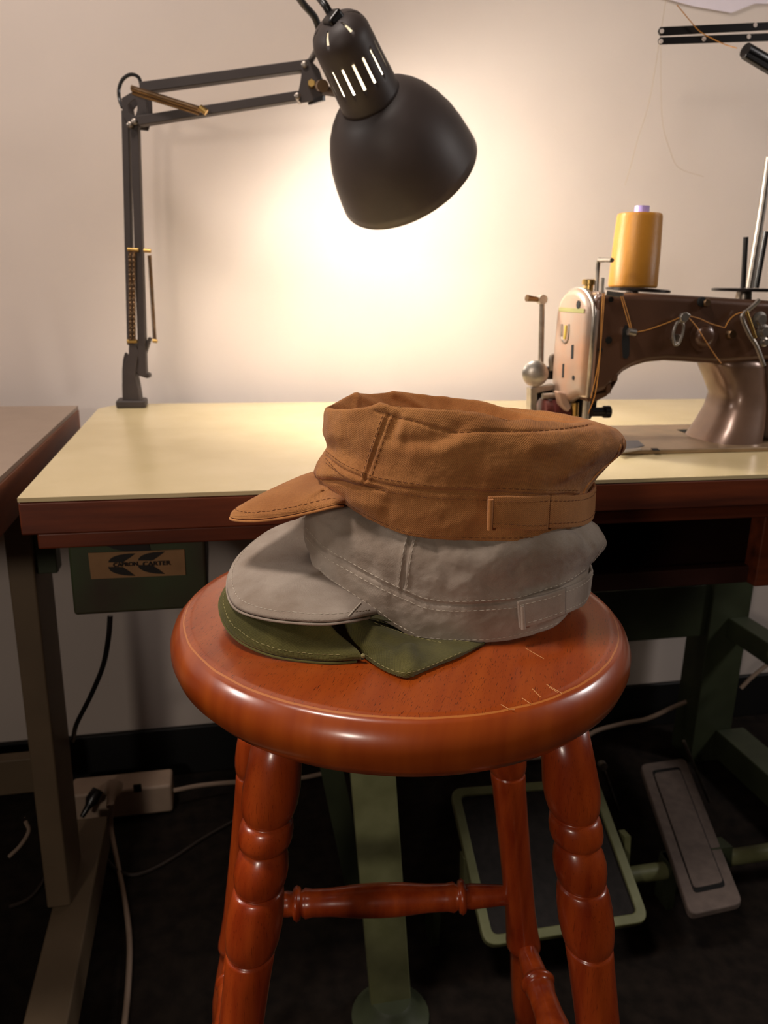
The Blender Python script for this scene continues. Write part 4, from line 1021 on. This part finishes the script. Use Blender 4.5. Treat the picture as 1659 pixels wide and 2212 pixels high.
# face plate on the left end
fx = ony(1275, 700, YM)[0]
zt_, zb_ = ony(1275, 632, YM)[2]+.002, ony(1256, 856, YM)[2]
def faceoutline(gr, x, y0=YM-.002, y1=YR+.002):
    out = []; r = (y1-y0)/2-.002; cyy = (y0+y1)/2
    for i in range(17):
        t = math.pi*i/16; out.append((cyy-(r+gr)*math.cos(t), zt_-.030+(.032+gr)*math.sin(t)))
    out += [(y1+gr, zb_+.03), (y1-.012, zb_-.012-gr), (cyy+.005, zb_-.014-gr), (y0+.018, zb_-gr), (y0-gr, zb_+.002-gr)]
    return [np.array([x, a, b]) for a, b in out]
rg = [faceoutline(.001, fx+.010), faceoutline(.001, fx+.001), faceoutline(-.002, fx-.0035), faceoutline(-.008, fx-.0055)]
mb = MB(); mb.rings(rg); mb.build('face_plate', M['machl'], mc, True, auto=False)
rg = [faceoutline(.0025, fx+.006), faceoutline(.0035, fx+.0035), faceoutline(.0025, fx+.001)]
mb = MB(); mb.rings(rg); tag(mb.build('face_plate_rim', M['chrome'], mc, True, auto=False), 'bare silver edge of the face plate')
fxx = fx-.0056
def onx(px_, py_, x): d = ray(px_, py_); return CAM+d*x/d[0]
def fbar(a_, b_, w, name, m): 
    A_, B_ = onx(*a_, fxx), onx(*b_, fxx); return MB().bar(A_, B_, w, .0008, np.cross(B_-A_, (1, 0, 0))).build(name, M[m], mc)
fbar((1208, 668), (1262, 672), .005, 'stripe', 'stripe')
fbar((1237, 745), (1236, 775), .0065, 'slot', 'hole'); fbar((1217, 786), (1216, 816), .005, 'slot', 'hole')
for p, r in (((1250, 658), .0050), ((1239, 816), .0030)):
    MB().lathe(onx(*p, fxx), (-1, 0, 0), [(-.001, r), (.0008, r)], 16).build('screw', M['hole'], mc, True)
# horseshoe shaped decal
U = [onx(*p, fxx-.0004) for p in ((1214, 700), (1213, 725), (1216, 737), (1221, 740), (1226, 735), (1228, 722), (1229, 700))]
MB().tube(U, .0012, 6, 4).build('decal', M['steel'], mc, True)
MB().tube([onx(*p, fxx-.0004) for p in ((1223, 703), (1222, 716), (1220, 732))], .0022, 8).build('decal', M['gold'], mc, True)
# parts on the front of the arm
YA = YM-.001
def disc(p, r, d, name, m, n=24, y=YA, prof=None):
    return MB().lathe(ony(*p, y), (0, -1, 0), prof or [(-.002, r), (d*.7, r), (d, r*.8)], n).build(name, M[m], mc, True)
fb = trace([(1351, 702), (1358, 704), (1360, 740), (1359, 768), (1354, 775), (1346, 773), (1344, 740), (1346, 712)], YA, YA+.001); fb.build('slot', M['hole'], mc)
disc((1315, 735), .0042, .0006, 'hole', 'hole'); disc((1297, 756), .0026, .0006, 'hole', 'hole'); disc((1320, 647), .0032, .0006, 'hole', 'hole')
disc((1516, 652), .0058, .003, 'oil_cap', 'hole'); disc((1524, 654), .0050, .005, 'oil_cap', 'bronze')
MB().lathe(ony(1520, 726, YA), (0, -1, 0), [(0, .019), (.0015, .019), (.002, .0135), (.004, .013), (.007, .010), (.008, .005)], 32).build('stitch_dial', M['mach'], mc, True)
disc((1577, 722), .0062, .006, 'screw', 'bronze')
disc((1460, 733), .0065, .004, 'lever_pivot', 'steel')
ring = [ony(1460+14*math.cos(t)+(5*math.sin(t) if math.sin(t) < 0 else 0)*-1.3, 724+24*math.sin(t), YA-.005) for t in [2*math.pi*i/20 for i in range(21)]]
MB().tube([ony(*p, YA-.006) for p in ((1456, 740), (1454, 722), (1460, 702), (1468, 694), (1476, 702), (1474, 722), (1466, 742), (1458, 745), (1456, 740))], .0018, 8, 4).build('thread_lever', M['chrome'], mc, True)
trace([(1474, 678), (1484, 674), (1493, 680), (1488, 690), (1480, 698), (1472, 694), (1470, 686)], YA-.010, YA-.004).build('thread_guide', M['chrome'], mc, bevel=.001)
MB().tube([ony(1357, 716, YA-.006), ony(1372, 719, YA-.006)], .0045, 12).build('thread_guide', M['chrome'], mc, True)
MB().tube([ony(1362, 716, YA), ony(1366, 718, YA-.008)], .0018, 8).build('guide_post', M['chrome'], mc, True)
MB().bar(ony(1308, 633, YA-.004), ony(1346, 638, YA-.004), .006, .004, (0, 0, 1)).build('thread_guide', M['chrome'], mc, bevel=.001)
MB().tube([ony(1288, 638, .93), ony(1292, 568, .93), ony(1300, 562, .92), ony(1322, 562, .89)], .0028, 10, 4).build('take_up_wire', M['chrome'], mc, True)
MB().tube([ony(1300, 640, .90), ony(1302, 600, .90)], .0022, 8).build('thread_pin', M['chrome'], mc, True)
MB().lathe(ony(1271, 630, .94)+np.array([0, 0, -.004]), (0, 0, 1), [(0, .006), (.012, .0055), (.0125, .009), (.018, .009), (.019, .007)], 20).build('oiler_knob', M['brass'], mc, True)
# tension assembly at the right edge
MB().tube([ony(*p, YA-.010) for p in ((1640, 648), (1628, 660), (1616, 670), (1606, 678), (1604, 690), (1618, 722), (1634, 748), (1650, 790))], .0028, 8, 5).build('tension_bracket', M['chrome'], mc, True)
MB().tube([ony(*p, YA-.012) for p in ((1612, 672), (1622, 700), (1632, 730))], .0020, 8, 4).build('tension_wire', M['brass'], mc, True)
for p, r in (((1632, 690), .010), ((1640, 715), .009), ((1642, 738), .006)):
    MB().lathe(ony(*p, YA), (0, -1, 0), [(0, r*.5), (.006, r), (.008, r), (.009, r*.6), (.014, r*.6)], 20).build('tension_disc', M['chrome'], mc, True)
# needle bar, presser foot, lower head
trace([(1292, 850), (1312, 846), (1330, 825), (1334, 812), (1334, 822), (1318, 848), (1310, 856), (1290, 866), (1270, 868), (1262, 856)], YM+.004, YR-.01).build('head_bottom', M['mach'], mc, bevel=.003)
trace([(1326, 812), (1335, 810), (1334, 822), (1322, 824)], YM, YM+.02).build('lug', M['mach'], mc)
trace([(1311, 832), (1320, 828), (1319, 850), (1312, 850)], YM, YM+.01).build('lug', M['mach'], mc)
def rod(a_, b_, r, name, m, y=.93, y2=None): return MB().tube([ony(*a_, y), ony(*b_, y2 or y)], r, 12).build(name, M[m], mc, True)
rod((1268, 855), (1264, 905), .0045, 'needle_bar', 'chrome', .915); rod((1242, 870), (1240, 912), .005, 'presser_bar', 'brass', .955)
trace([(1272, 850), (1292, 850), (1288, 885), (1276, 906), (1266, 905), (1270, 880)], .93, .95).build('presser_bracket', M['black2'], mc, bevel=.001)
MB().lathe(ony(1276, 890, .925), (1, 0, 0), [(0, .006), (.018, .006), (.0185, .008), (.026, .008)], 16).build('thumb_screw', M['black2'], mc, True)
trace([(1234, 855), (1262, 856), (1258, 902), (1236, 902)], .965, .985).build('foot_block', M['hole'], mc)
trace([(1205, 845), (1226, 850), (1236, 880), (1228, 892), (1212, 875)], .935, .95).build('lifter_cam', M['machl'], mc, bevel=.003)
# roller feed bracket on the left of the head
pu = empty('puller_attachment', ony(1175, 880, .98), 'chrome crank and roller bracket on the left of the machine head', 'machine attachment')
def prt(mb, name, m, **k): return mb.build(name, M[m], pu, **k)
prt(MB().tube([ony(1171, 648, .99), ony(1168, 800, .99)], .0036, 12), 'crank_rod', 'steel', smooth=True)
prt(MB().tube([ony(1170, 648, .99), ony(1138, 644, .985)], [.0030, .0034, .0045], 12, 3), 'crank_handle', 'bronze', smooth=True)
prt(MB().lathe(ony(1170, 647, .99)-np.array([0, .006, 0]), (0, 1, 0), [(0, .006), (.012, .006)], 14), 'crank_joint', 'chrome', smooth=True)
kc = ony(1156, 807, .975)
prt(MB().lathe(kc, nrm((-.35, -1, 0)), [(-.008, .012), (-.002, .017), (.004, .017), (.007, .013), (.008, .004)], 28), 'round_knob', 'chrome', smooth=True)
prt(trace([(1172, 795), (1204, 790), (1204, 820), (1172, 820)], .985, .995), 'knob_mount', 'black2', bevel=.002)
prt(MB().tube([ony(1192, 800, .985), ony(1190, 775, .985), ony(1196, 770, .985), ony(1200, 790, .985)], .0035, 8, 3), 'wing_lever', 'steel', smooth=True)
prt(trace([(1146, 838), (1200, 830), (1200, 842), (1160, 850), (1160, 930), (1146, 930)], .97, .985), 'bracket', 'chrome', bevel=.0015)
prt(trace([(1160, 842), (1200, 842), (1200, 930), (1160, 930)], .99, .995), 'back_plate', 'black2')
prt(MB().tube([ony(1172, 856, .965), ony(1208, 854, .965)], .0042, 10), 'axle', 'chrome', smooth=True)
prt(MB().lathe(ony(1168, 890, .97), (1, 0, 0), [(0, .016), (.001, .019), (.006, .019), (.007, .017), (.012, .017), (.013, .019), (.035, .019), (.036, .010)], 28), 'roller', 'maroon', smooth=True)
# slide plate and bed details
P = [onz(*p, TZ+.0068) for p in ((1345, 952), (1378, 951), (1392, 962), (1352, 972))]
tag(MB().prism([p-np.array([0, 0, .0008]) for p in P], P).build('slide_plate', M['blue'], mc), 'blue-grey slide plate')
P = [onz(*p, TZ+.0078) for p in ((1336, 972), (1384, 966), (1386, 970), (1338, 977))]
MB().prism([p-np.array([0, 0, .0015]) for p in P], P).build('plate_clip', M['chrome'], mc)
P = [onz(*p, TZ+.0066) for p in ((1462, 928), (1500, 927), (1494, 940))]
MB().prism([p-np.array([0, 0, .0004]) for p in P], P).build('bed_opening', M['hole'], mc)
P = [onz(*p, TZ+.0066) for p in ((1406, 968), (1420, 968), (1426, 973), (1412, 973))]
MB().prism([p-np.array([0, 0, .0004]) for p in P], P).build('screw', M['hole'], mc)
# golden threads strung on the machine
def thread(pts, label, y=YA-.007, r=.0006, mt='thin'):
    return tag(MB().tube([ony(*p[:2], p[2] if len(p) > 2 else y) for p in pts], r, 6, 6).build('thread', M[mt], None, True), label, 'thread')
th = empty('machine_thread', ony(1300, 740, YA-.007), 'golden sewing thread strung along the front of the machine arm', 'thread')
for pts in ([(1306, 634), (1303, 680), (1298, 740), (1294, 790), (1286, 850), (1270, 895, .912)], [(1302, 634), (1299, 690), (1297, 750), (1290, 800), (1276, 860)],
            [(1341, 640), (1352, 680), (1363, 716)], [(1345, 640), (1357, 680), (1366, 716)], [(1369, 719), (1400, 712), (1440, 698), (1478, 682)],
            [(1484, 682, YA-.009), (1505, 706, YA-.01), (1522, 733, YA-.012), (1543, 765), (1558, 785)], [(1486, 682, YA-.009), (1510, 688), (1535, 699), (1565, 708)], [(1566, 708), (1575, 692), (1588, 680), (1604, 674, YA-.011)]):
    MB().tube([ony(p[0], p[1], p[2] if len(p) > 2 else YA-.0065) for p in pts], .0006, 6, 6).build('strand', M['thin'], th, True)
# spool stands on the arm
sp_y = .955
zb0 = ony(1366, 622, sp_y)[2]; sxc = ony(1366, 622, sp_y)[0]
s1 = empty('spool_stand', (sxc, sp_y, zb0-.01), 'black spool disc on the machine arm under the golden thread cone', 'spool stand')
armz = ony(1366, 632, YM)[2]
MB().lathe((sxc+.008, sp_y, zb0-.004), (.04, 0, 1), [(0, .006), (.0, .040), (.0025, .0405), (.0035, .038), (.0036, .002)], 40).build('disc', M['black2'], s1, True)
MB().lathe((sxc, sp_y, armz-.002), (0, 0, 1), [(0, .008), (max(.001, zb0-.004-armz+.002), .008)], 20).build('stem', M['steel'], s1, True)
hh = ony(1366, 452, sp_y)[2]
cone = empty('thread_cone', (sxc, sp_y, zb0), 'cone of golden thread on a lilac tube', 'thread spool')
zc = zb0+.0005; ht = ony(1368, 461, sp_y)[2]-zc
wr = 51*((np.array([sxc, sp_y, .98])-CAM)@CF)/FPX
cm = MB(); cm.lathe((0, 0, 0), (0, 0, 1), [(0, .012), (0, wr*.98), (.003, wr*1.02), (ht*.5, wr*.985), (ht-.004, wr*.925), (ht-.001, wr*.90), (ht, wr*.86), (ht, .010)], 64)
w_ = link('thread_winding', cm.v, cm.f, M['thr']); w_.location = (sxc, sp_y, zc); bpy.context.view_layer.update(); w_.parent = cone; w_.matrix_parent_inverse = cone.matrix_basis.inverted()
MB().lathe((sxc+.002, sp_y, zc+.001), (0, 0, 1), [(0, .0095), (ht+.008, .0090), (ht+.008, .0055), (ht-.02, .0050)], 24, cap=False).build('tube', M['lilac'], cone, True)
s2x = ony(1608, 628, .95)
s2 = empty('spool_stand', s2x, 'empty spool disc with bare rods at the right edge of the machine', 'spool stand')
MB().lathe((s2x[0]+.012, .95, s2x[2]-.001), (0, 0, 1), [(0, .004), (0, .050), (.003, .051), (.004, .048), (.0041, .002)], 40).build('disc', M['black2'], s2, True)
MB().lathe((s2x[0], .95, armz-.01), (0, 0, 1), [(0, .011), (s2x[2]-armz+.011, .009)], 20).build('stem', M['steel'], s2, True)
MB().tube([ony(1605, 622, .95), ony(1611, 512, .95)], .0034, 10).build('rod', M['black2'], s2, True)
MB().tube([ony(1618, 622, .97), ony(1648, 440, .97), ony(1662, 340, .97)], .0050, 12).build('rod', M['chrome'], s2, True)
MB().tube([ony(1633, 622, .99), ony(1655, 500, .99)], .0040, 10).build('rod', M['black2'], s2, True)

# ------------------------------------------------------------------ thread guide bars, top right
gb = empty('thread_guide_bars', ony(1640, 80, 1.05), 'two flat black drilled steel bars reaching in at the top right', 'bars')
for (y0_, y1_, y2_, y3_, hs_) in ((58, 77, 45, 62, ((1430, 67), (1632, 54))), (80, 96, 70, 88, ((1428, 89), (1521, 84), (1618, 79)))):
    P = [(1427, y0_), (1790, y2_-4.), (1790, y3_-4), (1427, y1_), (1423, (y0_+y1_)/2+2), (1423, (y0_+y1_)/2-2)]
    trace(P, 1.05, 1.053).build('bar', M['black2'], gb, bevel=.0008)
    for h_ in hs_: MB().lathe(ony(*h_, 1.0495), (0, -1, 0), [(-.0008, .0028), (.0003, .0028)], 12).build('hole', M['wall'], gb, True)
MB().box((ony(1780, 60, 1.05)[0]-.004, 1.053, TZ), (ony(1780, 60, 1.05)[0]+.012, 1.069, 1.33)).build('upright', M['black2'], gb, bevel=.002)
cl = empty('clamp_arm', ony(1640, 120, 1.02), 'black rounded clamp arm below the drilled bars at the right edge', 'clamp')
MB().tube([ony(1610, 108, 1.02), ony(1700, 160, 1.03), ony(1790, 215, 1.06)], .009, 16).build('arm', M['black2'], cl, True)
MB().bar(ony(1606, 120, 1.01), ony(1690, 170, 1.01), .006, .010, (0, 0, 1)).build('lower_plate', M['black2'], cl, bevel=.002)
P = [ony(*p, WY-.004) for p in ((1470, -30), (1760, -40), (1760, 10), (1630, 8), (1580, 28), (1500, 14), (1440, -2), (1400, -20))]
tag(MB().prism(P, [p+np.array([0, .0008, 0]) for p in P]).build('paper_sheet', M['paper']), 'pale lilac sheet of paper pinned high on the wall at the top right', 'paper')
thread([(1462, 10, 1.04), (1490, 44, 1.045), (1512, 68, 1.046), (1540, 84, 1.046), (1566, 96, 1.044), (1592, 104, 1.03)], 'thin golden thread crossing the two black bars', r=.0006)
thread([(1440, -10, 1.30), (1428, 66, 1.30), (1415, 150, 1.30), (1400, 230, 1.32), (1378, 300, 1.34), (1362, 360, 1.36), (1350, 400, 1.38)], 'faint tan strand imitating a thread shadow down the wall to the left', r=.00038, mt='faint')  # strand coloured as a thread's shadow on the wall
thread([(1427, 100, 1.36), (1428, 200, 1.37), (1432, 270, 1.38), (1446, 320, 1.39), (1466, 362, 1.39), (1520, 382, 1.39)], 'faint tan strand imitating a thread shadow curving right on the wall', r=.00038, mt='faint')  # second strand put where a thread's shadow falls
